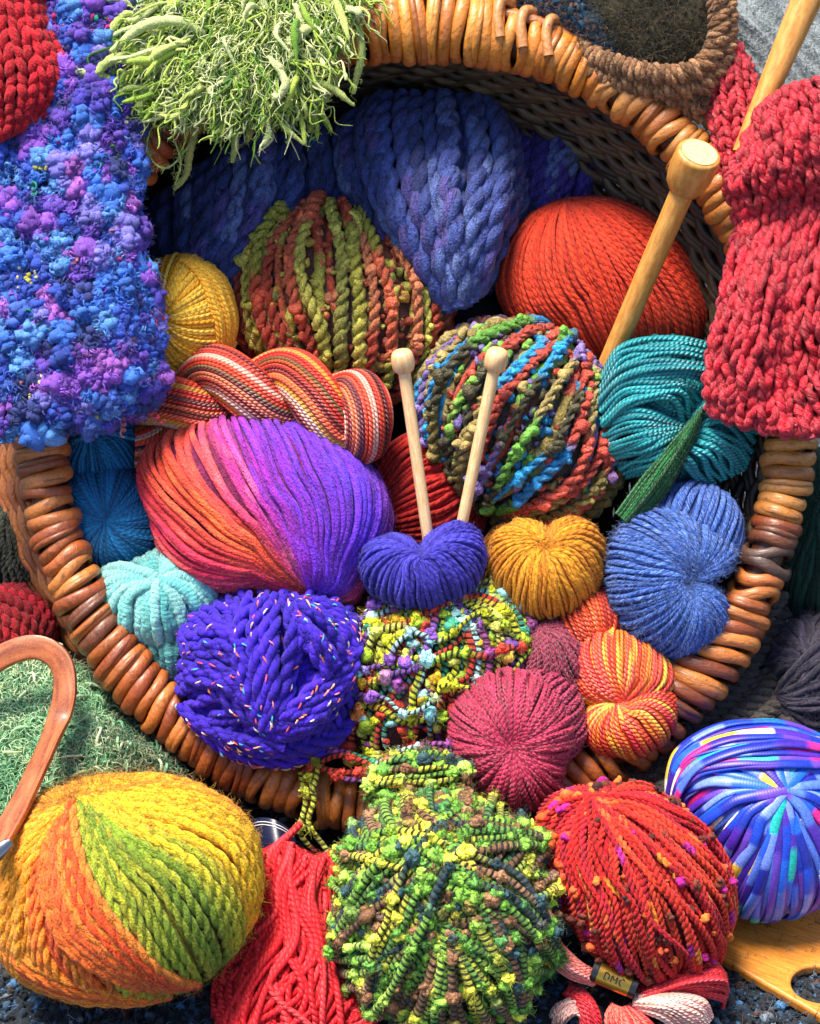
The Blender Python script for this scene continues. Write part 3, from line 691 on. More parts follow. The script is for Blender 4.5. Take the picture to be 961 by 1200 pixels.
fine_ball('small red wool ball hidden behind the two thin needles',
    [(440, 560), (455, 525), (480, 508), (530, 515), (562, 570), (566, 620), (540, 650), (470, 645)], (505, 575), -95, 55,
    (440, 610, 'f'), (.9, .3, -.3), ['a81a14', 'b8221a', '961410'], 70, 3.2, mat='wool', fuzz=500, fl=5)
# pink and purple single-ply ball
fine_ball('large ball of thick yarn shading from pink and orange to purple, left centre',
    [(163, 545), (180, 518), (225, 500), (290, 490), (345, 497), (400, 522), (442, 560), (457, 605), (452, 640), (430, 675), (415, 708), (370, 706), (300, 698), (245, 692), (205, 668), (180, 610)], (310, 598), -25, 92,
    (366, 692, 'f'), (-.15, .45, -.88), lambda p, t: cstops([(-180, 'd02a5a'), (0, '6a1f9a'), (20, '6a1f9a'), (45, '5a26b8'), (70, '6a28b8'), (92, '7a24a8'), (108, 'a0288a'), (118, 'd8404a'), (130, 'e8502c'), (142, 'e03a3c'), (155, 'd8284c'), (180, 'd02a5a'), (360, 'b02a7a')], p),
    98, 4.1, mat='single', N=70, fuzz=7000, fl=7, jit=.022, lift=1.2, lump=.07, corec='7a1a50', sides=9, rv=.2,
    coltex=lambda C, n, N: np.clip(C*(1+.28*noise(n, N, 9)[..., None]) + np.clip(noise(n, N, 16), 0, 1)[..., None]*np.where(C[..., 2:3] > .3, hx('3a3af0')*.35, hx('f08030')*.35), 0, 1))
# teal skein
def teal():
    mb = MB(); bl = Blob([(704, 440), (720, 412), (760, 398), (810, 402), (850, 430), (880, 470), (886, 520), (862, 555), (815, 568), (760, 562), (722, 530), (706, 490)], (790, 485), -55, 62, dimples=[((797, 492, 'f'), .35, .3)])
    core(mb, bl, hx('0c5a60'))
    cols = ['128088', '1a9098', '0f727c']
    wind(mb, bl, (797, 492, 'f'), (.2, .3, -.93), 70, 3.3, cols, N=54, swirl=-.5, jit=.03, lift=2, fuzz=150, fl=4)
    mb2 = mb
    sheaf(mb2, [[(706, 440, -20), (730, 405, 0), (790, 396, 0), (850, 408, -20)], [(702, 470, -8), (735, 440, 18), (800, 432, 22), (850, 440, -8)], [(706, 500, -5), (740, 475, 20), (785, 468, 20), (800, 500, -10)]], 22, 3.4, cols, bulge=6, jit=.05, lift=3)
    sheaf(mb2, [[(800, 500, -10), (840, 470, 10), (890, 500, -20)], [(798, 505, -10), (845, 520, 12), (872, 550, -25)], [(795, 508, -10), (800, 540, 15), (825, 572, -25)]], 26, 3.2, cols, bulge=6, jit=.04, lift=2)
    sheaf(mb2, [[(704, 490, -10), (750, 480, 18), (800, 498, -4)], [(708, 530, -20), (755, 515, 18), (800, 502, -4)], [(735, 560, -30), (775, 545, 10), (802, 505, -6)]], 26, 3.2, cols, bulge=6, jit=.04, lift=2)
    tag(mb.build('yarn_skein', M['cotton']), 'shiny teal cotton skein with strands gathered at its middle', 'yarn skein')
teal()
# green tapered tassel of thread
def green():
    mb = MB(); g = [[(722, 602, 8), (756, 556, 14), (802, 502, 16), (824, 478, 12)], [(733, 612, 16), (770, 566, 22), (806, 510, 20), (824, 478, 12)], [(744, 618, 8), (782, 576, 14), (811, 520, 16), (825, 478, 12)]]
    sheaf(mb, g, 40, 1.3, ['034018', '065420', '022e12', '096a2c'], bulge=7, jit=.04, lift=1.5, N=50, fuzz=500, fl=7, layers=3)
    tag(mb.build('thread_tassel', M['cotton']), 'dark green tapering bundle of thread lying across the teal skein', 'tassel')
green()
# variegated twisted hank
def var_hank():
    mb = MB(); path = PA(np.array([(158, 512, -70), (215, 470, -52), (290, 458, -40), (360, 470, -32), (412, 488, -30), (432, 494, -30)], float))
    hank(mb, path, 26, 29, 1.75, 46, 2.7, ['c83a24'], N=260, own=-1.2, ph0=.5, plies=None, jit=.03, lift=1.,
         coltex=lambda C, n, N: (lambda a: a)(np.clip(np.repeat(np.array([hx(h) for h in ['dc3418', 'e04428', 'c82414', 'e45a34', 'e07a54', '140c14', '20142c', 'b82018', 'dcb0a0', 'd8902a', 'e43c20', '601418', '140c14']])[np.repeat(rng.permutation(np.r_[0:13, 0:13, 0:13]), 2)[:n]][:, None], N, 1)*.8 + .2*runs(['d8402a', 'e06a4a', '241828', 'd8a040', 'c83a2a'], 7)(C, n, N), 0, 1)), fuzz=200, fl=4)
    tag(mb.build('twisted_hank', M['cotton']), 'twisted hank of red, coral and black variegated yarn above the pink ball', 'yarn hank')
var_hank()
# dark teal blue skein
def bluehank():
    mb = MB()
    b1 = Blob([(72, 600), (80, 560), (120, 545), (160, 555), (185, 585), (192, 620), (180, 652), (145, 668), (105, 665), (82, 640)], (132, 608), -45, 45, dimples=[((128, 612, 'f'), .3, .3)])
    core(mb, b1, hx('073a5e')); cols = ['10649a', '1670a8', '0c5484']
    wind(mb, b1, (128, 612, 'f'), (0, .2, -.95), 110, 2.1, cols, N=50, swirl=.3, jit=.03, lift=1.2, fuzz=500, fl=4)
    b2 = Blob([(70, 520), (80, 498), (130, 492), (156, 505), (160, 535), (155, 560), (110, 572), (72, 560)], (115, 532), -60, 40)
    core(mb, b2, hx('073a5e')); wind(mb, b2, (112, 505, 'f'), (0, -.6, -.8), 100, 2.1, cols, N=50, jit=.05, lift=1.6, clump=.08, fuzz=300, fl=4)
    sheaf(mb, [[(80, 505, -30), (110, 500, -15), (150, 495, -40)], [(85, 520, -22), (115, 508, -8), (160, 515, -35)], [(75, 500, -40), (120, 488, -30), (158, 500, -50)]], 18, 2.3, cols, bulge=5, jit=.08, lift=3)
    tag(mb.build('yarn_skein', M['fine']), 'dark teal blue skein folded over on itself at the left rim', 'yarn skein')
bluehank()
# turquoise chenille
def chen():
    mb = MB()
    bl = Blob([(112, 695), (120, 675), (160, 662), (205, 652), (240, 660), (258, 690), (252, 720), (215, 748), (170, 755), (135, 735)], (190, 705), -15, 42, dimples=[((190, 672, 'f'), .3, .15)])
    core(mb, bl, hx('2a8f90')); cols = ['6cd0cc', '80dcd6', '58c0be', '94e4de']
    wind(mb, bl, (188, 674, 'f'), (.1, -.5, -.85), 38, 6.2, cols, N=60, jit=.05, lift=3, lump=.2, sides=10, fuzz=3500, fl=4)
    sheaf(mb, [[(158, 740, -15), (168, 765, -12), (182, 792, -25)], [(195, 745, 0), (200, 770, -2), (202, 795, -20)], [(245, 735, -15), (238, 762, -15), (220, 790, -30)]], 11, 5.4, ['4aa8a8', '3f9c9e', '5ab6b2'], bulge=10, jit=.03, lift=2, lump=.16, sides=9, fuzz=300, fl=4, layers=2)
    tag(mb.build('chenille_skein', M['chenille']), 'pale turquoise chenille skein with velvety strands', 'yarn skein')
chen()
# purple flecked chunky ball
def fleck():
    mb = MB(); bl = Blob([(213, 790), (218, 750), (240, 718), (280, 698), (335, 690), (385, 698), (412, 722), (420, 770), (414, 825), (395, 865), (350, 892), (290, 890), (240, 860), (218, 830)], (316, 790), 5, 82, dimples=[((350, 785, 'f'), .3, .16)])
    core(mb, bl, hx('2a1690')); cols = ['3a1cb4', '4422c4', '331aa2']; fk = None
    kw = dict(plies=(2, 46), sides=8, coltex=fk, N=110, lift=2, fl=6, lump=.06)
    W = []
    W += [wind(mb, bl, (350, 785, 'f'), (-.1, -.3, -.9), 40, 7.2, cols, fuzz=6000, jit=.04, **kw)[0]]
    W += [wind(mb, bl, (300, 715, 'f'), (330, 850, 'f'), 6, 7.5, cols, psi=(-115, -65), base=7, jit=.02, **kw)[0]]
    W += [wind(mb, bl, (218, 745, 'f'), (320, 850, 'f'), 9, 7.5, cols, psi=(-100, -20), base=5, jit=.02, **kw)[0]]
    W += [wind(mb, bl, (330, 715, 'f'), (415, 770, 'f'), 8, 7.5, cols, psi=(-60, 50), base=5, jit=.02, **kw)[0]]
    W += [wind(mb, bl, (325, 850, 'f'), (410, 760, 'f'), 6, 7.5, cols, psi=(-10, 60), base=8, jit=.02, **kw)[0]]
    W += [wind(mb, bl, (225, 820, 'f'), (405, 840, 'f'), 5, 7.5, cols, psi=(-50, 0), base=6, jit=.02, **kw)[0]]
    FX = np.concatenate([W[0][::2]]+W[1:])
    for g, m_, b_ in (([[(292, 703, 70), (276, 745, 90), (284, 800, 96), (305, 850, 84)], [(325, 697, 68), (322, 745, 94), (324, 800, 98), (318, 855, 84)]], 4, 4),
                  ([[(332, 700, 72), (340, 740, 96), (334, 790, 92), (326, 850, 86)], [(345, 696, 70), (358, 735, 94), (346, 780, 86), (334, 846, 88)]], 2, 3),
                  ([[(340, 702, 74), (375, 722, 92), (402, 762, 78)], [(346, 722, 88), (372, 750, 98), (392, 780, 84)], [(350, 748, 86), (364, 768, 92), (384, 796, 84)]], 5, 5),
                  ([[(322, 852, 86), (350, 822, 96), (404, 764, 76)], [(330, 868, 76), (372, 850, 88), (412, 800, 66)]], 4, 3),
                  ([[(222, 745, 52), (258, 735, 84), (294, 760, 94)], [(218, 800, 56), (262, 812, 88), (312, 850, 86)]], 6, 6),
                  ([[(222, 835, 46), (280, 862, 74), (330, 868, 80)], [(250, 862, 40), (300, 882, 56), (340, 884, 62)]], 3, 3)):
        X, _ = sheaf(mb, g, m_, 7.4, cols, N=90, bulge=b_, jit=.03, lift=1.5, plies=(2, 46), sides=8, lump=.05, fuzz=250, fl=6, po=(.42, .7)); Q_ = np.stack([np.stack([np.interp(np.linspace(0, 89, 110), np.arange(90), x[:, c]) for c in range(3)], -1) for x in X]); W.append(Q_)
    FX = np.concatenate([W[0][::2]]+W[1:])
    pk = np.array([hx(h) for h in ['f0587a', 'f0c090', 'f4e8e0', '50b8e8', 'f07848', 'f090a8']])
    k = 400; i = rng.integers(0, FX.shape[0], k); j = rng.integers(0, FX.shape[1]-3, k); a = FX[i, j]; T = norm(FX[i, j+2]-a); nn = norm(a-bl.C)
    T = norm(T + rng.normal(0, .3, T.shape)); s = np.linspace(-1, 1, 5)[None, :, None]
    Q = (a+nn*8.3)[:, None] + T[:, None]*s*rng.uniform(3, 6.5, (k, 1, 1)) - nn[:, None]*s*s*1.5; mb.tubes(Q, 1.1*np.sqrt(1.05-s[..., 0]**2)*np.ones((k, 1)), pk[rng.integers(0, 6, k)], sides=6, ref=nn[:, None]*np.ones((1, 5, 1)))
    tag(mb.build('yarn_ball', M['wool']), 'chunky royal purple yarn ball with pink and white flecks', 'yarn ball')
fleck()
# small purple skein
fine_ball('small blue violet skein the two thin needles stand in',
    [(422, 668), (428, 640), (450, 628), (482, 632), (492, 644), (512, 622), (540, 612), (562, 625), (568, 655), (558, 685), (525, 705), (480, 710), (440, 698)], (496, 664), 30, 42,
    (493, 652, 'f'), (.05, -.3, -.9), ['3a32a8', '443cb8', '322a98'], 78, 2.6, mat='wool', dim=[((492, 648, 'f'), .35, .3)], fuzz=4000, fl=5, cat='yarn skein', name='yarn_skein', N=44)
# gold skein
def gold_extra(mb, bl):
    b2 = Blob([(566, 660), (575, 625), (600, 610), (620, 620), (620, 690), (595, 700), (570, 690)], (594, 655), -45, 34)
    core(mb, b2, hx('6a3a08')); wind(mb, b2, (600, 620, 'f'), (0, -.6, -.8), 40, 2.6, ['9a5a10', '8a4f0e'], N=36)
fine_ball('mustard gold skein with strands fanning from a notch at its top',
    [(572, 662), (578, 630), (605, 610), (632, 614), (642, 620), (655, 608), (690, 612), (708, 640), (706, 668), (690, 700), (655, 722), (620, 724), (592, 700)], (642, 665), 0, 50,
    (634, 634, 'f'), (.1, -.4, -.9), ['d08414', 'dc941c', 'c27610'], 88, 2.5, mat='wool', dim=[((630, 640, 'f'), .35, .22)], fuzz=4000, fl=5, cat='yarn skein', name='yarn_skein', N=46, extra=gold_extra)
# blue heather skein
def heat_extra(mb, bl):
    b2 = Blob([(760, 600), (775, 575), (815, 566), (850, 580), (868, 625), (862, 655), (830, 675), (790, 650)], (815, 618), -15, 45)
    core(mb, b2, hx('1c3a7a')); wind(mb, b2, (800, 660, 'f'), (.3, .6, -.7), 54, 3.6, ['2f56a8', '2a4c98'], N=44, fuzz=700, fl=7, fcol='6a8ad8')
fine_ball('fuzzy cornflower blue heather skein in a curled shape by the right rim',
    [(712, 665), (722, 625), (752, 600), (795, 598), (840, 625), (862, 645), (858, 668), (820, 682), (840, 690), (854, 715), (845, 745), (805, 768), (760, 762), (728, 728), (714, 695)], (785, 682), 8, 56,
    (812, 676, 'f'), (-.2, .1, -.95), ['2850a4', '224894', '305cb0'], 96, 2.8, mat='heather', dim=[((815, 675, 'f'), .4, .32)], fuzz=8000, fl=8, cat='yarn skein', name='yarn_skein', N=54, fcol='7f9fe0', extra=heat_extra)
# maroon
def mar_extra(mb, bl):
    b2 = Blob([(615, 760), (625, 735), (655, 728), (682, 750), (690, 790), (680, 830), (640, 830), (612, 800)], (650, 780), 5, 36)
    core(mb, b2, hx('4a0a1c')); wind(mb, b2, (635, 735, 'f'), (.1, -.7, -.6), 42, 3.4, ['6e1430', '7c1a38'], N=40, plies=(2, 12))
    b3 = Blob([(600, 800), (630, 782), (662, 795), (682, 830), (676, 880), (645, 900), (610, 880)], (640, 842), 28, 42)
    core(mb, b3, hx('5a0e24')); wind(mb, b3, (610, 862, 'f'), (.5, .5, -.7), 46, 3.4, ['8c1a40', '9a2048'], N=44, fuzz=300, plies=(2, 12))
fine_ball('raspberry maroon skein, strands radiating from its centre, resting on the lower rim',
    [(527, 850), (535, 820), (562, 795), (600, 785), (638, 800), (662, 830), (672, 865), (660, 895), (656, 925), (630, 950), (595, 952), (560, 930), (535, 890)], (598, 868), 48, 58,
    (598, 872, 'f'), (.05, .1, -.99), ['a41440', 'b01c48', '94103a'], 82, 3.2, mat='maroon', dim=[((598, 872, 'f'), .35, .25)], fuzz=3000, fl=5, cat='yarn skein', name='yarn_skein', N=80, extra=mar_extra, plies=(2, 12), sides=6)
# orange red twisted skein
def orange_hank():
    mb = MB(); cols = ['e0481c', 'e86a20', 'f08a28', 'd8302a', 'f4a838', 'e85040']
    tx = runs(['e04a1c', 'ee7a22', 'f6b040', 'd8302e', 'e8503c'], 3)
    b0 = Blob([(655, 740), (668, 705), (695, 685), (715, 700), (725, 740), (700, 770), (668, 768)], (690, 730), -5, 34)
    core(mb, b0, hx('8a2410')); wind(mb, b0, (705, 765, 'f'), (-.2, .7, -.6), 44, 2.4, ['c8401c', 'b83018', 'd86024'], N=44)
    b1 = Blob([(672, 790), (680, 755), (705, 738), (740, 745), (775, 768), (790, 800), (770, 830), (720, 832), (685, 822)], (728, 788), 15, 40)
    core(mb, b1, hx('b83818')); wind(mb, b1, (725, 822, 'f'), (.0, .55, -.8), 74, 2.5, cols, N=54, coltex=tx)
    b2 = Blob([(683, 850), (700, 820), (735, 808), (775, 800), (792, 822), (788, 855), (765, 878), (725, 886), (692, 875)], (736, 846), 24, 36, dimples=[((722, 820, 'f'), .3, .15)])
    core(mb, b2, hx('b83818')); wind(mb, b2, (718, 820, 'f'), (.3, -.4, -.85), 74, 2.5, cols, N=54, coltex=tx, lift=1)
    tag(mb.build('twisted_hank', M['cotton']), 'glossy orange, red and yellow twisted hank beside the lower right rim', 'yarn hank')
orange_hank()
# ---------------------------------------------------------------- novelty yarns: black-wrapped strands with puffs
def puffy(mb, X, C, r, every, rp, cen, n_h=600, light=1.15):
    S, N = X.shape[:2]
    Lseg = np.linalg.norm(np.diff(X, axis=1), axis=-1).sum(1); pts = []; cols = []
    for i in range(S):
        k = max(1, int(Lseg[i]/every)); j = (np.arange(k)+rng.uniform(.2, .8, k))/k*(N-1)
        for q in j.astype(int): pts.append(X[i, q]); cols.append(C[i, q])
    pts = np.array(pts); cols = np.array(cols); nn = norm(pts-cen); ok = nn[:, 2] > -.35
    q = (pts+nn*rp*.25)[ok]; cq = cols[ok]*light; m = len(q); sz = rng.uniform(.6, 1.25, m)
    blobs(mb, q, rp*.8*sz, np.clip(cq*rng.uniform(.8, 1.15, (m, 1)), 0, 1), I=ICO2, rough=.7)
    k = np.repeat(np.arange(m), 7); d = norm(rng.normal(0, 1, (len(k), 3)) + nn[ok][k]*.5)
    blobs(mb, q[k]+d*(rp*.62*sz[k])[:, None], rp*.42*sz[k]*rng.uniform(.6, 1.2, len(k)), np.clip(cq[k]*rng.uniform(.7, 1.35, (len(k), 1)), 0, 1), I=ICO2, rough=.8)
    k = np.repeat(np.arange(m), 16); d = norm(rng.normal(0, 1, (len(k), 3)) + nn[ok][k]*.5)
    hairs(mb, q[k]+d*(rp*.85*sz[k])[:, None], d, rp*.8, .34, np.clip(cq[k]*rng.uniform(1, 1.6, (len(k), 1)), 0, 1), curl=2.5)
    i = rng.integers(0, ok.sum(), n_h); hairs(mb, pts[ok][i]+nn[ok][i]*rp*.8, nn[ok][i], rp*1.1, .35, np.clip(cols[ok][i]*1.2, 0, 1), curl=1.4)
def rainbow():
    mb = MB(); pal = ['b8bc1c', 'ccd024', 'c83420', 'd84030', '7a4aa8', '8cd0d0', 'a8d8d8', '3a9a7a', 'd8a81c', '9ab828', '8a3a7a', 'c8c85a']
    def st(C): return .95
    bl = Blob([(418, 760), (425, 725), (460, 705), (520, 692), (575, 690), (612, 715), (620, 755), (612, 790), (575, 800), (545, 830), (525, 870), (480, 890), (430, 900), (405, 875), (412, 820)], (505, 790), 0, 55)
    core(mb, bl, hx('3a1a1c'), -8); skin(mb, bl, pal, 500, 6, -4.)
    X, C = wind(mb, bl, (520, 700, 'f'), (-.05, -.75, -.6), 46, 4.2, pal, N=150, jit=.06, lift=4, lf=6, stripe=.95, coltex=runs(pal, 6), vary=.1, rv=.25, sides=8)
    puffy(mb, X, C, 3.4, 34, 8, bl.C, 900)
    X, C = wind(mb, bl, (612, 760, 'f'), (420, 800, 'f'), 5, 3.4, pal, N=130, psi=(90, 270), jit=.2, lift=4, base=7, lf=7, stripe=.95, coltex=runs(pal, 5), rv=.25, sides=8)
    puffy(mb, X, C, 3.4, 34, 6.8, bl.C, 500)
    # strands spilling over the rim
    for q, cs in (([(355, 905, 45), (400, 885, 50), (450, 900, 56), (500, 885, 60), (545, 878, 60), (575, 905, 70)], ['c83828', 'd84a34', '8a5aa0']),
                  ([(372, 900, 50), (420, 905, 54), (470, 880, 60), (520, 872, 62), (548, 890, 66)], ['c83828', 'b8d0d0', '9a4a9a']),
                  ([(345, 895, 36), (390, 880, 42), (430, 890, 48), (470, 905, 60), (540, 900, 66)], ['a04aa0', '3a9a6a', '9ab828']),
                  ([(370, 893, 45), (400, 912, 56), (440, 912, 56), (480, 900, 60)], ['c83420', '7a3a8a', 'd84a40']),
                  ([(352, 905, 40), (358, 940, 50), (352, 975, 50), (372, 1000, 40), (395, 1012, 60)], ['b8bc3c', 'c8cc4c', 'd04a38']),
                  ([(360, 902, 44), (368, 935, 54), (362, 965, 54), (380, 992, 50), (392, 1008, 60)], ['b0b42c', 'c4c83c', 'a8ac40']),
                  ([(350, 898, 40), (362, 885, 44), (372, 900, 50), (366, 930, 54)], ['b0b42c', 'c4c83c', 'a8ac40'])):
        p = cr(PA(np.array(q, float)), 90)[None]; p = p + .0
        pc = np.array([hx(h) for h in cs]); C = pc[np.minimum((np.linspace(0, 2.99, 90)).astype(int), 2)][None]
        mb.tubes(p, 3.2, C, sides=8, ref=np.array([.1, .2, 1.]), stripe=.9); puffy(mb, p, C, 3.2, 36, 6.5, p[0].mean(0)-np.array([0, 0, 80]), 60)
    tag(mb.build('novelty_yarn', M['novelty']), 'rainbow novelty yarn with black-wrapped strands and bright puffs, spilling over the rim', 'novelty yarn')
rainbow()
def green_novelty():
    mb = MB(); pal = ['68a032', '86b83e', 'a4cc50', '468440', 'b8bc3c', 'e0d844', '8a6040', '744e32', '28484e', 'a07450', '74a838', '5c9438']
    bl = Blob([(396, 1060), (400, 1010), (418, 972), (445, 945), (480, 930), (525, 928), (565, 938), (600, 958), (634, 985), (650, 1030), (647, 1090), (632, 1145), (600, 1190), (530, 1215), (460, 1200), (410, 1150), (390, 1105)], (522, 1058), 150, 105, dimples=[((522, 1060, 'f'), .22, .1)])
    core(mb, bl, hx('2a1a10'), -12); skin(mb, bl, pal, 1300, 7, -7.)
    kw = dict(jit=.05, lift=5, lf=5, stripe=.95, rv=.25, sides=8, vary=.1)
    X, C = wind(mb, bl, (520, 1062, 'f'), (.05, .1, -.99), 62, 4.6, pal, N=150, coltex=runs(pal, 6), **kw)
    puffy(mb, X, C, 4, 44, 7.4, bl.C, 1800)
    for A, B, psi in (((550, 942, 'f'), (440, 1170, 'f'), (-125, -95)), ((410, 1000, 'f'), (640, 1120, 'f'), (-45, -15)), ((640, 1000, 'f'), (400, 1110, 'f'), (195, 225)), ((480, 940, 'f'), (600, 1180, 'f'), (-75, -50))):
        X, C = wind(mb, bl, A, B, 6, 4.4, pal, N=120, psi=psi, base=9, coltex=runs(pal, 4), **kw)
        puffy(mb, X, C, 4, 44, 7.8, bl.C, 400)
    p2 = Blob([(432, 925), (445, 900), (480, 886), (525, 884), (552, 900), (548, 925), (490, 938)], (494, 910), 84, 28)
    X, C = wind(mb, p2, (548, 908, 'f'), (434, 918, 'f'), 14, 3.4, pal, N=110, psi=(80, 280), base=0, coltex=runs(pal, 4), **kw); puffy(mb, X, C, 4, 36, 7.5, p2.C, 300)
    tag(mb.build('novelty_yarn_ball', M['novelty']), 'big green and brown novelty yarn ball with lime and yellow puffs, bottom centre', 'yarn ball')
green_novelty()
# big yellow, orange and green ball
def big_extra(mb, bl):
    kw = dict(N=120, sides=8, lift=1.5, lump=.05, plies=(2, 40), po=(.3, .8))
    oc = ['e8501c', 'e0461c', 'f06028', 'ea6a24', 'f0832c']
    wind(mb, bl, (98, 935, 'f'), (232, 1140, 'f'), 11, 5.4, oc, psi=(-120, -84), base=4, jit=.02, fuzz=700, fl=10, **kw)
    wind(mb, bl, (96, 938, 'f'), (60, 1158, 'f'), 11, 5.2, ['f0961c', 'f4a828', 'ee8a1a'], psi=(-165, -112), base=3, jit=.03, **kw)
    wind(mb, bl, (-7, 1030, 'f'), (200, 1158, 'f'), 10, 5.2, ['f0701e', 'ee541c', 'f48c26'], psi=(-72, -28), base=2, jit=.03, **kw)
fine_ball('huge mohair ball in yellow, orange and lime green at the lower left',
    [(-8, 1050), (0, 990), (30, 950), (80, 925), (150, 914), (210, 918), (260, 940), (295, 975), (304, 1020), (298, 1070), (270, 1115), (235, 1145), (190, 1162), (130, 1168), (70, 1160), (20, 1130)], (150, 1040), 170, 118,
    (98, 932, 'f'), (.25, -.62, -.74), lambda p, t: cstops([(-180, 'e8921c'), (-125, 'e8921c'), (-114, 'ee6a1c'), (-98, 'ec541c'), (-93, 'd89a20'), (-88, 'c0bc30'), (-70, '98a828'), (-50, '6f8c20'), (-38, 'a8ac28'), (-30, 'f0b81c'), (0, 'f0b81c'), (12, 'ee8a1c'), (60, 'ee9a1c'), (180, 'e8921c')], (p + 5*noise(p.shape[0], p.shape[1], 5) + rng.normal(0, 3.5, (p.shape[0], 1)) + 180) % 360-180),
    96, 5.2, mat='mohair', N=120, fuzz=9000, fl=11, jit=.014, lift=1.2, sides=8, lump=.05, plies=(2, 40), coltex=lambda C, n, N: np.clip(C*(1+.22*noise(n, N, 6)[..., None]) + np.clip(noise(n, N, 7), 0, 1)[..., None]*hx('c89020')*.35, 0, 1), corec='b0701c', extra=big_extra)
# red thread heap
def redthread():
    mb = MB(); cols = ['d41c26', 'de262e', 'bc1620', 'e83a40']
    g = [[(322, 1000, 70), (300, 1040, 90), (285, 1090, 110), (255, 1140, 120), (250, 1205, 140)], [(345, 990, 85), (335, 1040, 120), (330, 1090, 140), (300, 1140, 150), (280, 1210, 160)], [(372, 1005, 80), (368, 1050, 120), (378, 1095, 145), (380, 1150, 165), (370, 1215, 170)], [(400, 990, 70), (395, 1050, 90), (400, 1100, 115), (430, 1150, 140), (448, 1190, 150)]]
    def colf(f, t): return np.array([hx(h) for h in cols])[rng.integers(0, 4, f.shape[0])][:, None]*np.ones((1, f.shape[1], 1))
    sheaf(mb, g, 52, 3.6, colf, bulge=24, jit=.12, lift=8, lf=4, N=90, layers=3, fuzz=900, fl=4)
    g2 = [[(330, 985, 90), (345, 1030, 125), (385, 1080, 140), (410, 1140, 150)], [(350, 985, 95), (318, 1040, 125), (295, 1100, 130), (290, 1160, 150)]]
    sheaf(mb, g2, 8, 4., colf, bulge=18, jit=.35, lift=6, N=80)
    sheaf(mb, [[(262, 1160, 140), (330, 1185, 165), (400, 1195, 165), (445, 1165, 150)], [(300, 1205, 150), (350, 1212, 170), (420, 1212, 165), (440, 1200, 150)]], 10, 4., colf, bulge=14, jit=.15, lift=6)
    gl = [[(318, 995, 88), (300, 1010, 96), (312, 1050, 105), (330, 1075, 115)], [(352, 965, 70), (334, 990, 92), (338, 1030, 110), (352, 1055, 118)]]
    sheaf(mb, gl, 9, 4., colf, bulge=12, jit=.2, lift=5)
    ev = interp_guides(g, 2, 30); V = ev(np.linspace(0, 1, 20)[:, None]*np.ones((1, 30))); V[..., 2] -= 12; mb.grid(V, col=hx('5a080c'))
    tag(mb.build('embroidery_thread', M['thread']), 'loose heap of bright red embroidery thread hanging in wavy strands', 'thread')
redthread()
# a dark paper label caught between the big ball and the red thread
def label():
    mb = MB(); f = patch([[(285, 965, 30), (305, 958, 50), (325, 962, 60), (345, 975, 50)], [(288, 985, 40), (308, 980, 62), (328, 984, 72), (348, 995, 62)], [(292, 1010, 50), (312, 1006, 74), (330, 1008, 82), (350, 1018, 70)]])
    root = empty('paper_label', P(310, 1000, 40)); tag(root, 'dark navy paper yarn label with silver lines, wedged between big ball and red thread', 'label')
    u, v = np.meshgrid(np.linspace(0, 1, 24), np.linspace(0, 1, 14)); V = f(u, v); mb.grid(V, col=hx('0c1230')); V3 = V.copy(); V3 -= f.n(u, v)*1.2; mb.grid(V3, col=hx('0c1230')); mb.build('paper', plain('navy_paper', '0d1434', .35), root)
    mb = MB(); t = np.linspace(.05, .95, 40)
    for y in (.12, .2): X = f(t, y+0*t)+f.n(t, y+0*t)*.6; mb.tubes(X[None], .55, (1, 1, 1), sides=5, ref=np.array([0, 0, 1.]))
    mb.build('silver_lines', M['white_ink'], root)
label()
# red flecked ball
def redfleck():
    mb = MB(); bl = Blob([(632, 1000), (628, 965), (650, 935), (700, 925), (745, 922), (790, 945), (830, 985), (850, 1035), (850, 1085), (835, 1120), (800, 1140), (750, 1142), (705, 1120), (670, 1080), (650, 1040)], (742, 1032), 130, 92)
    core(mb, bl, hx('4a080c'), -6)
    pal = ['b81414', 'c41c1c', 'c8281c', 'a81020', 'd83a20', 'b0182c']
    X, C = wind(mb, bl, (712, 930, 'f'), (.15, -.78, -.6), 80, 3.6, pal, N=100, jit=.05, lift=3.5, lf=5, plies=(2, 16), sides=6, fuzz=600, fl=7, coltex=lambda C, n, N: flecks(['e8862c', 'e8602c', 'b0208a', 'f0a848'], .06, 5)(C*(1+.2*noise(n, N, 10)[..., None]), n, N))
    X2, C2 = wind(mb, bl, (690, 935, 'f'), (.4, -.8, -.4), 22, 3.8, pal, N=100, jit=.12, lift=3, base=5, lf=5, psi=(-120, 10), under=False, plies=(2, 16), sides=6, coltex=flecks(['e8862c', 'b0208a', 'e8602c'], .08, 5))
    m = 170; i = rng.integers(0, 80, m); j = rng.integers(2, 70, m); q = X[i, j]; ok = norm(q-bl.C)[:, 2] > 0
    pk = np.array([hx(h) for h in ['d8501c', 'e0702c', '5a2418', '3a1c18', 'a8187a', 'c84828', 'e8602c', '6a3020']])
    cc = pk[rng.integers(0, 8, m)]
    for a in range(3): blobs(mb, (q+norm(q-bl.C)*4+rng.normal(0, 2.2, q.shape))[ok], rng.uniform(2., 5.2, ok.sum()), cc[ok], I=ICO2, rough=.5)
    tag(mb.build('yarn_ball', M['wool']), 'red yarn ball with orange, plum and brown flecks, in front of the rim', 'yarn ball')
redfleck()
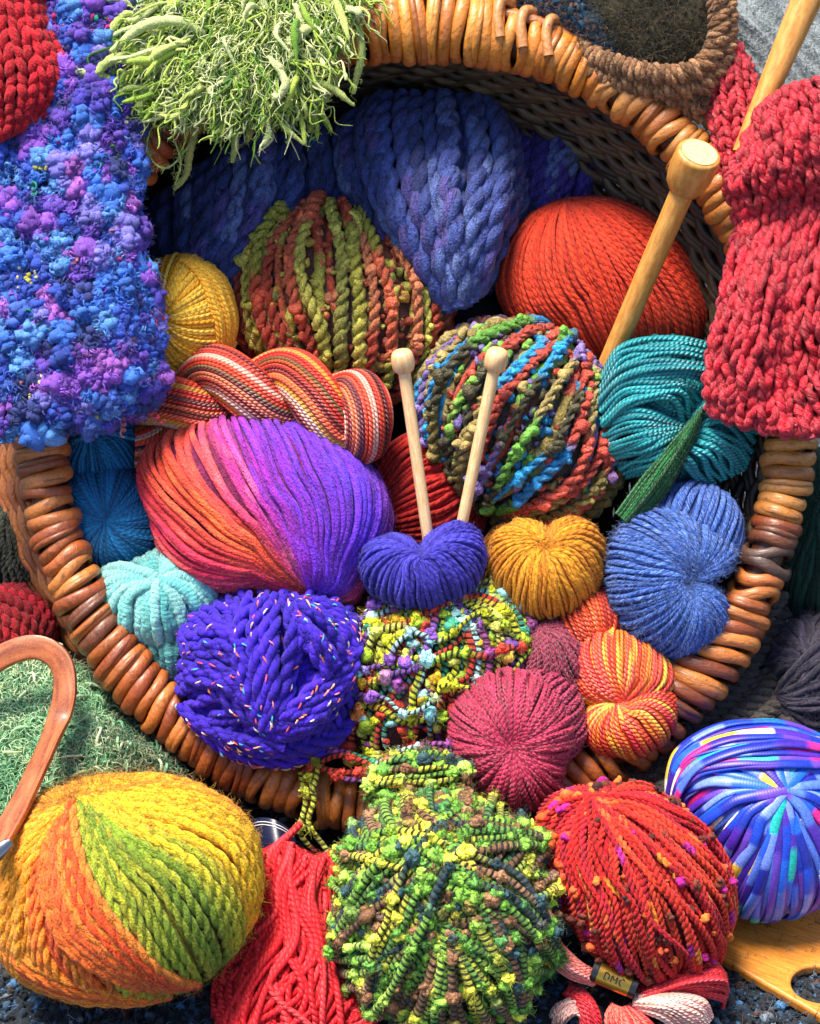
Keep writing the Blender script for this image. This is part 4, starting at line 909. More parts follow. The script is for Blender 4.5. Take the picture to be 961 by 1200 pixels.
# ribbon ball
def ribbon():
    mb = MB(); bl = Blob([(787, 920), (795, 885), (830, 862), (880, 852), (940, 862), (985, 890), (1000, 940), (998, 1000), (975, 1050), (930, 1072), (870, 1075), (848, 1050), (828, 1005), (795, 965)], (893, 962), 60, 88)
    core(mb, bl, hx('1a1470'), -5)
    pal = ['123cb8', '1a4ccc', '341c90', '44209c', '4a6ccc', '1a5cd4', '142494', '5a38ac', '102c9c', '6884dc']
    tx = lambda C, n, N: runs(pal + ['c8207a', 'e8e0c0', '18a8a0', 'd8b83a'], 8, [.087]*10 + [.045, .035, .03, .02], soft=.06)(C, n, N)
    kw = dict(N=70, sides=8, flat=.4, lf=3, rv=.25, coltex=tx)
    wind(mb, bl, (905, 915, 'f'), (.05, -.7, -.7), 84, 5.8, pal, jit=.06, lift=3, **kw)
    wind(mb, bl, (795, 960, 'f'), (985, 885, 'f'), 9, 6.8, pal, psi=(52, 112), base=5, jit=.04, lift=3, **kw)
    wind(mb, bl, (789, 950, 'f'), (1000, 925, 'f'), 11, 5.8, pal, psi=(28, 62), base=7, jit=.05, lift=3, **kw)
    wind(mb, bl, (800, 985, 'f'), (985, 900, 'f'), 6, 6.8, pal, psi=(50, 72), base=9, jit=.03, lift=2, **kw)
    m = 70; q = []
    tag(mb.build('ribbon_yarn_ball', M['ribbon']), 'shiny blue and violet ribbon yarn ball with pink and white dashes', 'yarn ball')
ribbon()
# dark fuzzy ball, right edge
def darkball():
    fine_ball('fuzzy dark grey purple wool ball at the right edge outside the basket',
      [(905, 800), (905, 760), (930, 730), (965, 718), (1010, 740), (1030, 800), (1015, 850), (975, 875), (935, 868), (912, 840)], (965, 798), -70, 62,
      (940, 770, 'f'), (.3, -.3, -.9), ['2c2838', '38323f', '242030', '403a4c'], 60, 4.4, mat='mohair', fuzz=3500, fl=11, jit=.15, N=50, fcol='6a6478',
      bands=[((910, 810, 'f'), (1010, 760, 'f'), 14, 4.2, ['332e3c', '262230'], (-80, 80), dict(base=4))])
darkball()
def greenball():
    fine_ball('deep bottle green wool ball behind the rim at the right edge',
      [(915, 690), (905, 600), (930, 540), (1010, 520), (1040, 640), (1010, 740), (950, 745)], (975, 650), -130, 60,
      (950, 590, 'f'), (.3, -.5, -.8), ['0a3a2c', '0c4434', '083024'], 60, 3.8, mat='mohair', fuzz=1800, fl=8, jit=.08, N=46)
greenball()
# grey brown wool under the rim on the right
def greywool():
    mb = MB(); cols = ['4a443c', '5a534a', '3e3832', '524a42']
    g = [[(650, 935, -40), (740, 900, -30), (850, 800, -60), (915, 690, -110)], [(660, 960, -10), (760, 935, 0), (860, 870, -25), (930, 800, -80)], [(680, 990, 0), (780, 975, 15), (880, 930, 0), (960, 860, -50)]]
    sheaf(mb, g, 15, 8.5, cols, bulge=16, jit=.05, lift=4, plies=(2, 26), sides=8, layers=2, fuzz=1500, fl=8, N=110)
    ev = interp_guides(g, 2, 30); V = ev(np.linspace(0, 1, 20)[:, None]*np.ones((1, 30))); V[..., 2] -= 8; mb.grid(V, col=hx('2a2622'))
    tag(mb.build('wool_skein', M['mohair']), 'thick grey brown wool skein tucked under the right side of the rim', 'yarn skein')
greywool()
# red chunky yarn at the left edge and grey skein behind it
def left_bits():
    mb = MB(); bl = Blob([(-40, 730), (-30, 700), (0, 690), (30, 695), (55, 715), (58, 745), (30, 775), (-20, 780)], (5, 735), -95, 45)
    core(mb, bl, hx('4a0410')); cols = ['a00c1c', 'b4142a', '8c0a18']
    wind(mb, bl, (20, 735, 'f'), (-.3, 0, -.95), 20, 7, cols, N=60, plies=(2, 24), fuzz=1200, fl=8, lift=3)
    wind(mb, bl, (-30, 705, 'f'), (50, 760, 'f'), 6, 8, cols, N=60, psi=(-80, 20), plies=(2, 24), base=5)
    tag(mb.build('yarn_skein', M['mohair']), 'crimson woolly skein at the left edge outside the basket', 'yarn skein')
    mb = MB(); bl = Blob([(-60, 660), (-30, 610), (10, 590), (40, 640), (60, 700), (30, 730), (-30, 720)], (0, 665), -150, 50)
    core(mb, bl, hx('1c1f1a')); wind(mb, bl, (10, 610, 'f'), (-.3, -.6, -.7), 40, 4.5, ['34382e', '2a2e26', '3e4236'], N=46, plies=(2, 14), fuzz=900, fl=7)
    tag(mb.build('wool_skein', M['mohair']), 'dark grey green wool skein in shade behind the left wall of the basket', 'yarn skein')
left_bits()
# green eyelash pile on the left
def pile():
    mb = MB(); f = patch([[(-70, 770, -110), (20, 760, -60), (90, 790, -50), (130, 830, -50), (170, 860, -60)], [(-70, 830, -60), (10, 820, -10), (80, 830, 5), (130, 860, 0), (190, 880, -20)], [(-70, 900, 0), (0, 890, 40), (70, 890, 50), (130, 890, 40), (200, 905, 0)], [(-70, 970, 40), (0, 960, 60), (70, 950, 60), (140, 940, 40), (210, 930, 0)]])
    u, v = np.meshgrid(np.linspace(0, 1, 50), np.linspace(0, 1, 40)); V = f(u, v); V[..., 2] += 4*np.sin(u*23)*np.cos(v*19); mb.grid(V, col=hx('2a4a24'))
    n = 8500; uu, vv = rng.uniform(0, 1, (2, n)); p = f(uu, vv); nn = f.n(uu, vv)
    pal = np.array([hx(h) for h in ['88c890', 'a0d49c', 'c0e0ac', '6cb084', 'dcecc0', '5c9868', 'd4e4a0']]); zone = (np.sin(uu*6+vv*4)*.5+.5)
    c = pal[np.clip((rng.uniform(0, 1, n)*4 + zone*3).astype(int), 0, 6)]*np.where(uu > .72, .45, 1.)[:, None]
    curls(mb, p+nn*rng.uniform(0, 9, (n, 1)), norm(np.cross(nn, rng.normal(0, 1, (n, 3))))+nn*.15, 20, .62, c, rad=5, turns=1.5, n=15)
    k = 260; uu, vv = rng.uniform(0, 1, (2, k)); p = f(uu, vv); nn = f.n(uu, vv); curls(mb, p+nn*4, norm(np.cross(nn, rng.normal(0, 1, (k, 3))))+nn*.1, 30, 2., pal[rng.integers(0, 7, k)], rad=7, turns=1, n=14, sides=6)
    tag(mb.build('eyelash_yarn_pile', M['fluff']), 'fluffy green eyelash yarn pile at the left below the rim', 'fluffy yarn')
pile()
# ---------------------------------------------------------------- lime eyelash yarn draped over the rim
def eyelash():
    root = None; mb = MB()
    f = patch([[(130, -40, 10), (220, -60, 30), (320, -60, 30), (415, -50, 20)], [(150, 20, 40), (235, 10, 60), (325, 0, 62), (405, 0, 50)], [(175, 70, 55), (240, 80, 80), (310, 75, 80), (372, 55, 66)], [(200, 110, 40), (245, 120, 62), (300, 120, 62), (345, 100, 50)]])
    u, v = np.meshgrid(np.linspace(0, 1, 50), np.linspace(0, 1, 40)); V = f(u, v); mb.grid(V, col=hx('2c4a16'))
    pal = np.array([hx(h) for h in ['6a9a28', '94b83c', 'b4cc54', 'ccdc78', '3f6c20', 'dce6a0', '507c2c']])
    # thin fibres
    n = 6500; uu, vv = rng.uniform(0, 1, n), rng.uniform(0, 1, n)**.8; p = f(uu, vv); nn = f.n(uu, vv)
    al = np.stack([(uu-.62)*1.6, -.55-.3*vv+0*uu, 0*uu], -1); al = al + rng.normal(0, .25, al.shape)
    curls(mb, p+nn*rng.uniform(0, 10, (n, 1)), al+nn*.15, 27, .65, pal[rng.integers(0, 7, n)], rad=3.2, turns=1.2, n=14, wob=5, droop=.25)
    # cream curls
    n = 900; uu, vv = rng.uniform(0, 1, n), rng.uniform(.05, 1, n); p = f(uu, vv); nn = f.n(uu, vv); al = np.stack([(uu-.6)*1.4, -.6+0*uu, 0*uu], -1) + rng.normal(0, .35, (n, 3))
    curls(mb, p+nn*rng.uniform(6, 16, (n, 1)), al+nn*.1, 30, .8, np.array([hx('dce4a0'), hx('ccd888'), hx('e8ecc0')])[rng.integers(0, 3, n)], rad=6, turns=1.3, n=18, wob=7, droop=.3)
    # thick slubs
    n = 650; uu, vv = rng.uniform(0, 1, n), rng.uniform(0, .95, n); p = f(uu, vv); nn = f.n(uu, vv)
    al = norm(np.stack([(uu-.66)*1.9, -.7+.2*(uu < .2), 0*uu], -1) + rng.normal(0, .3, (n, 3))); t = np.linspace(0, 1, 22); L = rng.uniform(30, 66, n)
    X = p[:, None] + nn[:, None]*(7+9*np.sin(t*PI))[None, :, None] + al[:, None]*(t[None, :, None]*L[:, None, None]) + noise(n*3, 22, 6).reshape(n, 3, 22).transpose(0, 2, 1)*np.array([9, 9, 4]); X[..., 1] -= (t**2*14)[None]
    mb.tubes(X, rng.uniform(.6, 1.6, (n, 1))*np.sin(np.clip(t*.9+.08, 0, 1)*PI)[None]**.3*(1+.25*noise(n, 22, 7)), pal[rng.choice(7, n, p=[.1, .16, .24, .22, .03, .22, .03])], sides=6, ref=np.array([.1, .1, 1.]), lump=.2)
    n = 95; uu, vv = rng.uniform(0, 1, n), rng.uniform(0, 1, n)**.8; p = f(uu, vv); nn = f.n(uu, vv)
    al = norm(np.stack([(uu-.68)*1.9, -.75+.25*(uu < .2), .1+0*uu], -1) + rng.normal(0, .22, (n, 3)))
    t = np.linspace(0, 1, 18); L = rng.uniform(28, 66, n)
    X = p[:, None] + nn[:, None]*(11+9*np.sin(t*PI))[None, :, None] + al[:, None]*(t[None, :, None]*L[:, None, None]); X = X + noise(n*3, 18, 2).reshape(n, 3, 18).transpose(0, 2, 1)*9
    R = rng.uniform(1.8, 4.6, (n, 1))*np.sin(np.clip(t*.94+.06, 0, 1)*PI)[None]**.45*(1+.2*noise(n, 18, 6))
    C = pal[rng.choice(7, n, p=[.02, .1, .25, .3, .0, .33, .0])]; mb.tubes(X, R, C, sides=9, ref=np.array([.1, .1, 1.]), lump=.2)
    i = rng.integers(0, n, 1800); j = rng.integers(0, 18, 1800); hairs(mb, X[i, j], rng.normal(0, 1, (1800, 3)), 7, .4, np.clip(C[i]*1.2, 0, 1))
    # long dangling slubs
    for q, r in (([(135, 95, 70), (115, 88, 78), (92, 84, 78), (88, 78, 78)], 5), ([(165, 60, 74), (130, 70, 82), (110, 88, 78), (90, 90, 70)], 5.5), ([(230, 150, 50), (222, 180, 20), (218, 205, 0), (204, 222, -10)], 4.5),
                 ([(420, 30, 64), (424, 60, 62), (418, 90, 55), (414, 110, 50)], 4.5), ([(385, 60, 72), (392, 95, 60), (380, 120, 45)], 5), ([(372, 90, 66), (368, 125, 50), (362, 155, 36)], 5.5), ([(272, 130, 60), (276, 165, 40), (272, 190, 25)], 4.5),
                 ([(300, 110, 70), (296, 140, 62), (290, 165, 40)], 5), ([(190, 90, 72), (168, 110, 72), (164, 135, 66)], 5.5), ([(240, 40, 80), (210, 25, 90), (170, 30, 88), (130, 60, 80)], 6), ([(330, 60, 82), (350, 40, 90), (368, 30, 92)], 7), ([(200, 150, 50), (178, 150, 50), (172, 175, 44), (178, 200, 30)], 1.2), ([(230, 160, 50), (200, 195, 40), (180, 190, 40), (168, 160, 46)], 1.1), ([(205, 165, 50), (212, 190, 45), (206, 215, 30)], 1.2)):
        p = cr(PA(np.array(q, float)), 30)[None]; mb.tubes(p, r*np.sin(np.linspace(.1, .95, 30)*PI)[None]**.4, hx('b8c870' if r < 6 else 'ccd890')*np.ones(3), sides=9, ref=np.array([.1, .1, 1.]), lump=.18)
        i = rng.integers(0, 30, 60); hairs(mb, p[0, i], rng.normal(0, 1, (60, 3)), 8, .4, np.tile(hx('b8c870'), (60, 1)))
    tag(mb.build('eyelash_yarn', M['fluff']), 'shaggy lime green eyelash yarn draped over the top of the rim', 'fluffy yarn')
eyelash()
# ---------------------------------------------------------------- blue purple boucle scarf
def boucle():
    mb = MB()
    f = patch([[(20, -50, 30), (60, -50, 50), (110, -50, 55), (180, -50, 40)], [(40, 60, 36), (75, 60, 58), (115, 60, 62), (148, 60, 40)], [(-60, 160, 30), (20, 150, 58), (100, 150, 72), (156, 165, 45)], [(-70, 260, 40), (20, 255, 72), (110, 260, 84), (164, 275, 50)],
               [(-70, 360, 44), (20, 360, 78), (120, 365, 86), (180, 370, 46)], [(-70, 450, 44), (20, 455, 74), (120, 450, 80), (182, 445, 40)], [(-70, 515, 34), (20, 508, 56), (110, 492, 60), (162, 480, 30)]])
    u, v = np.meshgrid(np.linspace(0, 1, 40), np.linspace(0, 1, 70)); mb.grid(f(u, v), col=hx('1c1c58')); V2 = f(u, v); V2[..., 2] -= 14; mb.grid(V2, col=hx('1c1c58'))
    pal = np.array([hx(h) for h in ['3050b8', '3a70d0', '5a94e0', '4038a0', '6444b4', '8850c4', '2c3878', '7a74d0', '34347c', 'a05cc0', '4468c4']])
    acc = np.array([hx(h) for h in ['b82070', 'c83a5a', 'b0a838', 'd8c890', '1f8a7a', 'b86a70', '2a6a3a']])
    # colour clusters: nearest seed
    sd = rng.uniform(0, 1, (420, 2)); sc = pal[rng.choice(11, 420, p=[.14, .16, .13, .09, .1, .09, .06, .08, .04, .06, .05])]
    def colat(uu, vv, amp=.2):
        d = ((uu[:, None]-sd[None, :, 0])*1.0)**2 + ((vv[:, None]-sd[None, :, 1])*2.2)**2; return np.clip(sc[d.argmin(1)]*rng.uniform(1-amp, 1+amp, (len(uu), 1)), 0, 1)
    n = 2900; uu, vv = rng.uniform(-.01, 1.01, (2, n)); p = f(uu, vv); nn = f.n(uu, vv); c = colat(uu, vv)
    r = rng.choice([5, 8, 11, 15], n, p=[.4, .3, .2, .1])*rng.uniform(.8, 1.15, n)
    p = p + nn*rng.uniform(0, 7, (n, 1)); blobs(mb, p, r*.78, c, I=ICO2, rough=.8)
    big = np.repeat(np.arange(n), 14); q = p[big] + norm(rng.normal(0, 1, (len(big), 3))+nn[big]*.8)*r[big][:, None]*.8
    blobs(mb, q, r[big]*rng.uniform(.22, .5, len(big)), np.clip(c[big]*rng.uniform(.8, 1.35, (len(big), 1)), 0, 1), I=ICO1, rough=.5)
    # curly fibres
    m = 70000; i = rng.integers(0, n, m); d = norm(rng.normal(0, 1, (m, 3))+nn[i]*.7); hairs(mb, p[i]+d*r[i][:, None]*.85, d, 6.5, .27, np.clip(c[i]*rng.uniform(.9, 1.6, (m, 1))+.02, 0, 1), curl=2.8, n=5)
    m = 9000; i = rng.integers(0, n, m); d = norm(rng.normal(0, 1, (m, 3))+nn[i]*1.2); curls(mb, p[i]+d*r[i][:, None]*.75, np.cross(d, nn[i])+d*.25, 6, 1.15, np.clip(c[i]*rng.uniform(.8, 1.5, (m, 1))+.01, 0, 1), rad=3.2, turns=1.6, n=13, sides=5, wob=2)
    # binder thread with bright nubs
    k = 85; a = rng.uniform(0, 1, (k, 2))
    for i in range(k):
        L = rng.integers(3, 8); th = rng.uniform(0, 6.28); col = acc[rng.integers(7)]
        s = np.linspace(0, 1, L); ua = a[i, 0]+.045*s*math.cos(th); va = a[i, 1]+.03*s*math.sin(th); pp = f(ua, va)+f.n(ua, va)*rng.uniform(9, 14); pp = pp+rng.normal(0, 1.8, pp.shape)
        blobs(mb, pp, rng.uniform(1.7, 3.2, L), np.clip(col*rng.uniform(.8, 1.4, (L, 1)), 0, 1), I=ICO2, rough=.4)
    k = 26; a = rng.uniform(0, 1, (k, 2)); pp = f(a[:, 0], a[:, 1])+f.n(a[:, 0], a[:, 1])*12; t = np.linspace(0, 1, 24)
    ph = rng.uniform(0, 6.28, (k, 1)); X = pp[:, None] + np.stack([t[None]*rng.uniform(-26, 26, (k, 1))+3*np.cos(ph+t*22), t[None]*rng.uniform(-26, 26, (k, 1))+3*np.sin(ph+t*22), 2*np.sin(t*15+ph)], -1)
    mb.tubes(X, 1.3, np.concatenate([acc, pal[:6]])[rng.integers(0, 13, k)]*1.2, sides=5, ref=np.array([.1, .1, 1.]))
    tag(mb.build('boucle_scarf', M['fluff']), 'blue and purple boucle knitted scarf hanging over the left of the basket', 'scarf')
boucle()
# ---------------------------------------------------------------- red knits
def red_left():
    mb = MB(); f = patch([[(-90, -60, 70), (-30, -60, 84), (20, -60, 84), (56, -60, 60)], [(-90, 20, 74), (-30, 15, 92), (20, 15, 90), (50, 15, 62)], [(-90, 110, 76), (-25, 100, 96), (35, 90, 94), (78, 80, 66)], [(-90, 180, 60), (-20, 168, 80), (25, 150, 80), (76, 118, 56)]])
    X, nn, C = knit(mb, f, 7, 14, 5.6, 'b00c1c', jit=.1, colfn=lambda u, v: np.clip(hx('b80f20')*(1+.35*np.sin(u*19)[..., None]*.5), 0, 1))
    u, v = np.meshgrid(np.linspace(0, 1, 40), np.linspace(0, 1, 40)); V = f(u, v)-f.n(u, v)*5; mb.grid(V, col=hx('4a0410'))
    i = rng.integers(0, X.shape[0], 5000); j = rng.integers(0, X.shape[1], 5000); hairs(mb, X[i, j], nn[i, j], 7, .32, np.clip(C[i, j]*1.3, 0, 1), curl=1.6)
    E = f(np.linspace(0, 1, 80), np.ones(80)); mb.tubes(E[None], 5, hx('a00c1c'), sides=8, ref=np.array([0, 0, 1.]))
    E = f(np.ones(80), np.linspace(0, 1, 80)); mb.tubes(E[None], 5, hx('a00c1c'), sides=8, ref=np.array([0, 0, 1.]))
    tag(mb.build('knitted_cloth', M['mohair']), 'deep red hand knitted piece at the upper left corner', 'knitting')
red_left()
def red_right():
    mb = MB()
    f = patch([[(888, 150, 64), (900, 122, 88), (932, 100, 94), (980, 92, 88), (1040, 90, 70)], [(857, 208, 66), (900, 195, 96), (950, 178, 104), (1000, 170, 100), (1050, 170, 80)], [(866, 262, 46), (902, 258, 62), (950, 245, 66), (1000, 238, 72), (1055, 240, 60)],
               [(850, 350, 50), (888, 352, 86), (925, 350, 74), (985, 346, 100), (1060, 350, 76)], [(833, 430, 40), (875, 436, 76), (925, 438, 62), (985, 436, 90), (1060, 432, 70)], [(834, 482, 34), (875, 498, 60), (935, 508, 70), (1000, 506, 70), (1060, 502, 60)]])
    cf = lambda u, v: np.clip(hx('b40620')*(1+.2*np.sin(u*91)[..., None]), 0, 1)
    X, nn, C = knit(mb, f, 10, 27, 5.1, 'b81430', a=.19, h=1.1, d=1.35, jit=.24, colfn=cf, vary=.35, N=20, lump=.1)
    mbp = X
    u, v = np.meshgrid(np.linspace(0, 1, 40), np.linspace(0, 1, 60)); V = f(u, v)-f.n(u, v)*7; mb.grid(V, col=hx('7a0c20'))
    i = rng.integers(0, X.shape[0], 3500); j = rng.integers(0, X.shape[1], 3500); hairs(mb, X[i, j], nn[i, j], 8, .34, np.clip(C[i, j]*1.5, 0, 1), curl=1.4)
    for e in (0, 1):   # bound off edge and side
        t = np.linspace(0, 1, 200); E = f(t, .985+.02*np.sin(t*60)) if e == 0 else f(.0+.02*np.sin(t*80), t)
        X2, R2, F2 = ply(E[None], 7., 3, 34, np.broadcast_to(np.array([0, 0, 1.]), E[None].shape)); mb.tubes(X2, R2*.9, hx('b81834'), sides=8, ref=F2)
    g = patch([[(836, 60, 10), (850, 45, 24), (862, 52, 24), (872, 70, 8)], [(830, 110, 14), (850, 105, 36), (875, 112, 36), (892, 122, 16)], [(838, 180, 20), (858, 170, 40), (884, 178, 44), (900, 190, 24)], [(850, 230, 20), (866, 225, 40), (886, 228, 44), (900, 236, 24)]])
    X, nn, C = knit(mb, g, 4, 16, 4.8, 'b81430', jit=.15, colfn=cf, vary=.2); u, v = np.meshgrid(np.linspace(0, 1, 20), np.linspace(0, 1, 30)); V = g(u, v)-g.n(u, v)*5; mb.grid(V, col=hx('7a0c20'))
    tag(mb.build('knitted_scarf', M['knit']), 'raspberry red ribbed scarf folded over the right side of the rim', 'scarf')
red_right()
# ---------------------------------------------------------------- felted bag at the top
def bag():
    root = empty('felted_bag', P(680, 60, -60)); tag(root, 'brown and blue felted bag with a braided edge lying above the basket', 'bag')
    f = patch([[(500, -70, -40), (600, -70, -10), (720, -70, 0), (830, -70, -10)], [(540, -20, -20), (630, -20, 14), (740, -20, 24), (842, -20, 10)], [(590, 10, -16), (680, 30, 24), (750, 50, 34), (840, 50, 16)], [(640, 30, -40), (700, 70, 4), (760, 100, 16), (835, 110, -6)]])
    u, v = np.meshgrid(np.linspace(0, 1, 70), np.linspace(0, 1, 60)); V = f(u, v) + f.n(u, v)*(3*np.sin(u*19+v*7)*np.cos(v*13))[..., None]
    t = np.clip((u*1.0 - .38 + .25*(.5-v))/.14, 0, 1)[..., None]
    C = hx('1a3040')*(1-t) + hx('2e2812')*t
    mb = MB(); mb.grid(V, col=C)
    n = 9000; uu, vv = rng.uniform(0, 1, (2, n)); p = f(uu, vv); nn = f.n(uu, vv); tt = np.clip((uu-.38+.25*(.5-vv))/.14, 0, 1)
    pa = np.array([hx(h) for h in ['1d5a80', '2a4a5c', '1a2c38', '4a3a34', '7a5448']]); pb = np.array([hx(h) for h in ['4a4020', '3a3218', '2a2410', '5a4a28', '1c180c']])
    c = np.where((rng.uniform(0, 1, n) < tt)[:, None], pb[rng.integers(0, 5, n)], pa[rng.integers(0, 5, n)]); hairs(mb, p, nn, 10, .45, c, curl=2, n=6)
    n = 1500; uu, vv = rng.uniform(0, .45, n), rng.uniform(0, 1, n); p = f(uu, vv); blobs(mb, p+f.n(uu, vv)*1, rng.uniform(2, 5, n), pa[rng.integers(0, 5, n)], I=ICO1, rough=.5)
    mb.build('bag_body', M['fluff'], root)
    mb = MB()
    for q in ([(832, -30, 40), (842, 10, 44), (840, 50, 44), (822, 78, 44), (790, 88, 44), (750, 84, 42), (705, 70, 30), (670, 52, 10)], [(846, -30, 30), (852, 20, 34), (848, 66, 34), (826, 96, 34), (790, 104, 34), (740, 98, 30), (690, 80, 18), (650, 48, 0)], [(838, 60, 20), (826, 108, 22), (790, 116, 22), (760, 106, 18)], [(800, 116, 16), (815, 128, 18), (822, 118, 18)]):
        p = cr(PA(np.array(q, float)), 220)[None]; X2, R2, F2 = ply(p, 12., 3, 46, np.broadcast_to(np.array([.1, .1, 1.]), p.shape), off=.6, rad=.55)
        for k in range(3):
            X3, R3, F3 = ply(X2[k:k+1], R2[k:k+1], 3, 22, F2[k:k+1], off=.5, rad=.6); mb.tubes(X3, R3, np.array([hx('7a5434'), hx('8e6442'), hx('a47a54')]), sides=7, ref=F3)
        i = rng.integers(0, 220, 500); hairs(mb, X2[0, i]+F2[0, i]*5, F2[0, i], 12, .4, np.tile(hx('8a6a50'), (500, 1)), curl=1.5)
    mb.build('braided_edge', M['mohair'], root)
bag()
def grey():
    mb = MB(); f = patch([[(830, -80, -120), (890, -80, -90), (960, -80, -100), (1060, -80, -110)], [(820, 20, -90), (880, 10, -50), (950, 10, -64), (1060, 10, -60)], [(840, 100, -60), (890, 90, -26), (950, 90, -36), (1060, 90, -30)], [(850, 180, -40), (900, 180, -10), (960, 180, -16), (1060, 180, -10)]])
    u, v = np.meshgrid(np.linspace(0, 1, 120), np.linspace(0, 1, 120)); d = 9*np.sin((u*1.1-v*.8)*26+1.5*np.sin(v*5)) + 4*np.sin((u-v)*57)
    V = f(u, v) + f.n(u, v)*d[..., None]; mb.grid(V, col=hx('868f92'))
    n = 9000; uu, vv = rng.uniform(0, 1, (2, n)); hairs(mb, f(uu, vv)+f.n(uu, vv)*(9*np.sin((uu*1.1-vv*.8)*26+1.5*np.sin(vv*5))+4*np.sin((uu-vv)*57))[:, None], f.n(uu, vv), 6, .35, np.tile(hx('a8b0b2'), (n, 1)), curl=1.5)
    tag(mb.build('wool_blanket', M['felt']), 'soft grey blanket folded in the top right corner', 'blanket')
grey()
# ---------------------------------------------------------------- wooden things
def rod(mb, a, b, r, mat_col=(1, 1, 1), taper=1., n=30, sides=24):
    a = P(*a); b = P(*b); t = np.linspace(0, 1, n)[:, None]; mb.tubes((a*(1-t)+b*t)[None], np.linspace(r, r*taper, n)[None], (1, 1, 1), sides=sides, ref=np.array([.2, .1, 1.]))
def lathe(mb, a, d, prof, sides=32):
    "prof: (distance along d, radius)"
    T = norm(np.array(d, float)); p = np.array(prof, float); c = P(*a)
    X = c + T*p[:, :1]; mb.tubes(X[None], p[None, :, 1], (1, 1, 1), sides=sides, ref=norm(np.cross(T, [0.3, .2, 1.])))
    return X
def cap_tubes_path(a, d, prof): pass
def needles():
    root = empty('knitting_needle', P(705, 440, -60)); tag(root, 'large birch knitting needle with a drum shaped knob, leaning on the upper right rim', 'knitting needle')
    a = P(705, 445, -60); b = P(806, 210, 62); mb = MB(); t = np.linspace(0, 1, 40)[:, None]
    mb.tubes((a*(1-t)+b*t)[None], np.linspace(12.2, 14, 40)[None], (1, 1, 1), sides=28, ref=np.array([.8, .2, .5])); mb.build('shaft', M['needle'], root)
    d = norm(b-a); # the knob's axis, turned a little to the viewer
    ax = norm(d + np.array([-.02, .0, .55])); mb = MB()
    c0 = b - ax*18; prof = [(0, 2), (0.5, 17), (4, 22), (14, 28), (30, 31), (48, 31.5), (62, 31), (66, 30), (67.5, 28), (68, 20), (68.2, .1)]
    p = np.array(prof)*np.array([.86, .84]); mb.tubes((c0 + ax*p[:, :1])[None], p[None, :, 1], (1, 1, 1), sides=40, ref=norm(np.cross(ax, [.3, .2, 1.])))
    kn = mb.build('knob', M['needle'], root)
    mb = MB(); th = np.linspace(0, 2*PI, 41); e1 = norm(np.cross(ax, [.3, .2, 1.])); e2 = np.cross(ax, e1); R_ = np.linspace(.1, 21, 10)
    V = c0+ax*59.1 + R_[:, None, None]*(np.cos(th)[None, :, None]*e1 + np.sin(th)[None, :, None]*e2); tw = np.stack([(V-c0)@e1*2, (V-c0)@e2/40, 0*V[..., 0]], -1)
    mb.grid(V, tw=tw); mb.build('end_grain', M['needle_pale'], kn)
    root = empty('knitting_needle', P(865, 190, 20)); tag(root, 'plain birch needle shaft sticking out behind the raspberry red scarf', 'knitting needle')
    a = P(868, 180, 58); b = P(958, -30, 60); mb = MB(); mb.tubes((a*(1-t)+b*t)[None], np.linspace(10, 19, 40)[None], (1, 1, 1), sides=28, ref=np.array([.8, .2, .5])); mb.build('shaft', M['needle'], root)
    for (x0, y0, w0, x1, y1, w1, r0, r1, lab) in ((503, 640, 14, 473, 430, 62, 6.8, 7.2, 'thin pale needle with a round knob, the left of the pair in the violet skein'), (538, 630, 6, 580, 428, 60, 6.8, 7.2, 'thin pale needle with a round knob, the right of the pair in the violet skein')):
        root = empty('knitting_needle', P(x0, y0, w0)); tag(root, lab, 'knitting needle', 'pair of thin knitting needles')
        a = P(x0, y0, w0); b = P(x1, y1, w1); mb = MB(); mb.tubes((a*(1-t)+b*t)[None], np.linspace(r0, r1, 40)[None], (1, 1, 1), sides=20, ref=np.array([.8, .2, .5])); mb.build('shaft', M['needle_pale'], root)
        ax = norm(norm(b-a)+np.array([0, 0, .25])); th = np.linspace(0, PI, 16); p = np.stack([13-13.5*np.cos(th), np.maximum(13.5*np.sin(th)**.38, .1)], -1)
        mb = MB(); mb.tubes((b-ax*6+ax*p[:, :1])[None], p[None, :, 1], (1, 1, 1), sides=28, ref=norm(np.cross(ax, [.3, .2, 1.]))); mb.build('knob', M['needle_pale'], root)
needles()
def cane():
    root = empty('bag_handle', P(0, 990, 110)); tag(root, 'curved reddish brown wooden bag handle with a steel tip, left edge', 'handle')
    path = cr(PA(np.array([(-60, 830, 40), (-15, 782, 50), (20, 762, 56), (50, 760, 60), (72, 778, 66), (76, 812, 76), (66, 850, 90), (46, 895, 150), (22, 945, 215), (-10, 1000, 275)], float)), 90)
    T = norm(np.gradient(path, axis=0)); B = norm(np.cross(T, np.array([-.35, .1, 1.]))); Nn = np.cross(B, T)
    w, h = 14., 4.; prof = [(-1, .6), (-.8, 1), (.8, 1), (1, .6), (1, -.6), (.8, -1), (-.8, -1), (-1, -.6), (-1, .6)]
    V = np.stack([path + B*w*a + Nn*h*b for a, b in prof], 1); L = np.r_[0, np.cumsum(np.linalg.norm(np.diff(path, axis=0), axis=1))]
    tw = np.stack(np.broadcast_arrays(L[:, None], np.linspace(0, 1, 9)[None], 0.), -1)
    mb = MB(); mb.grid(V, tw=tw); mb.build('wooden_strip', M['cherry'], root)
    mb = MB(); p = cr(PA(np.array([(-22, 1018, 286), (-4, 1000, 288), (13, 986, 284)], float)), 12); r = 10*np.sin(np.linspace(.5, 1, 12)*PI*.98)**.35
    mb.tubes(p[None], r[None], (1, 1, 1), sides=20, ref=np.array([0, 0, 1.]), flat=.5); mb.build('metal_tip', M['metal'], root)
cane()
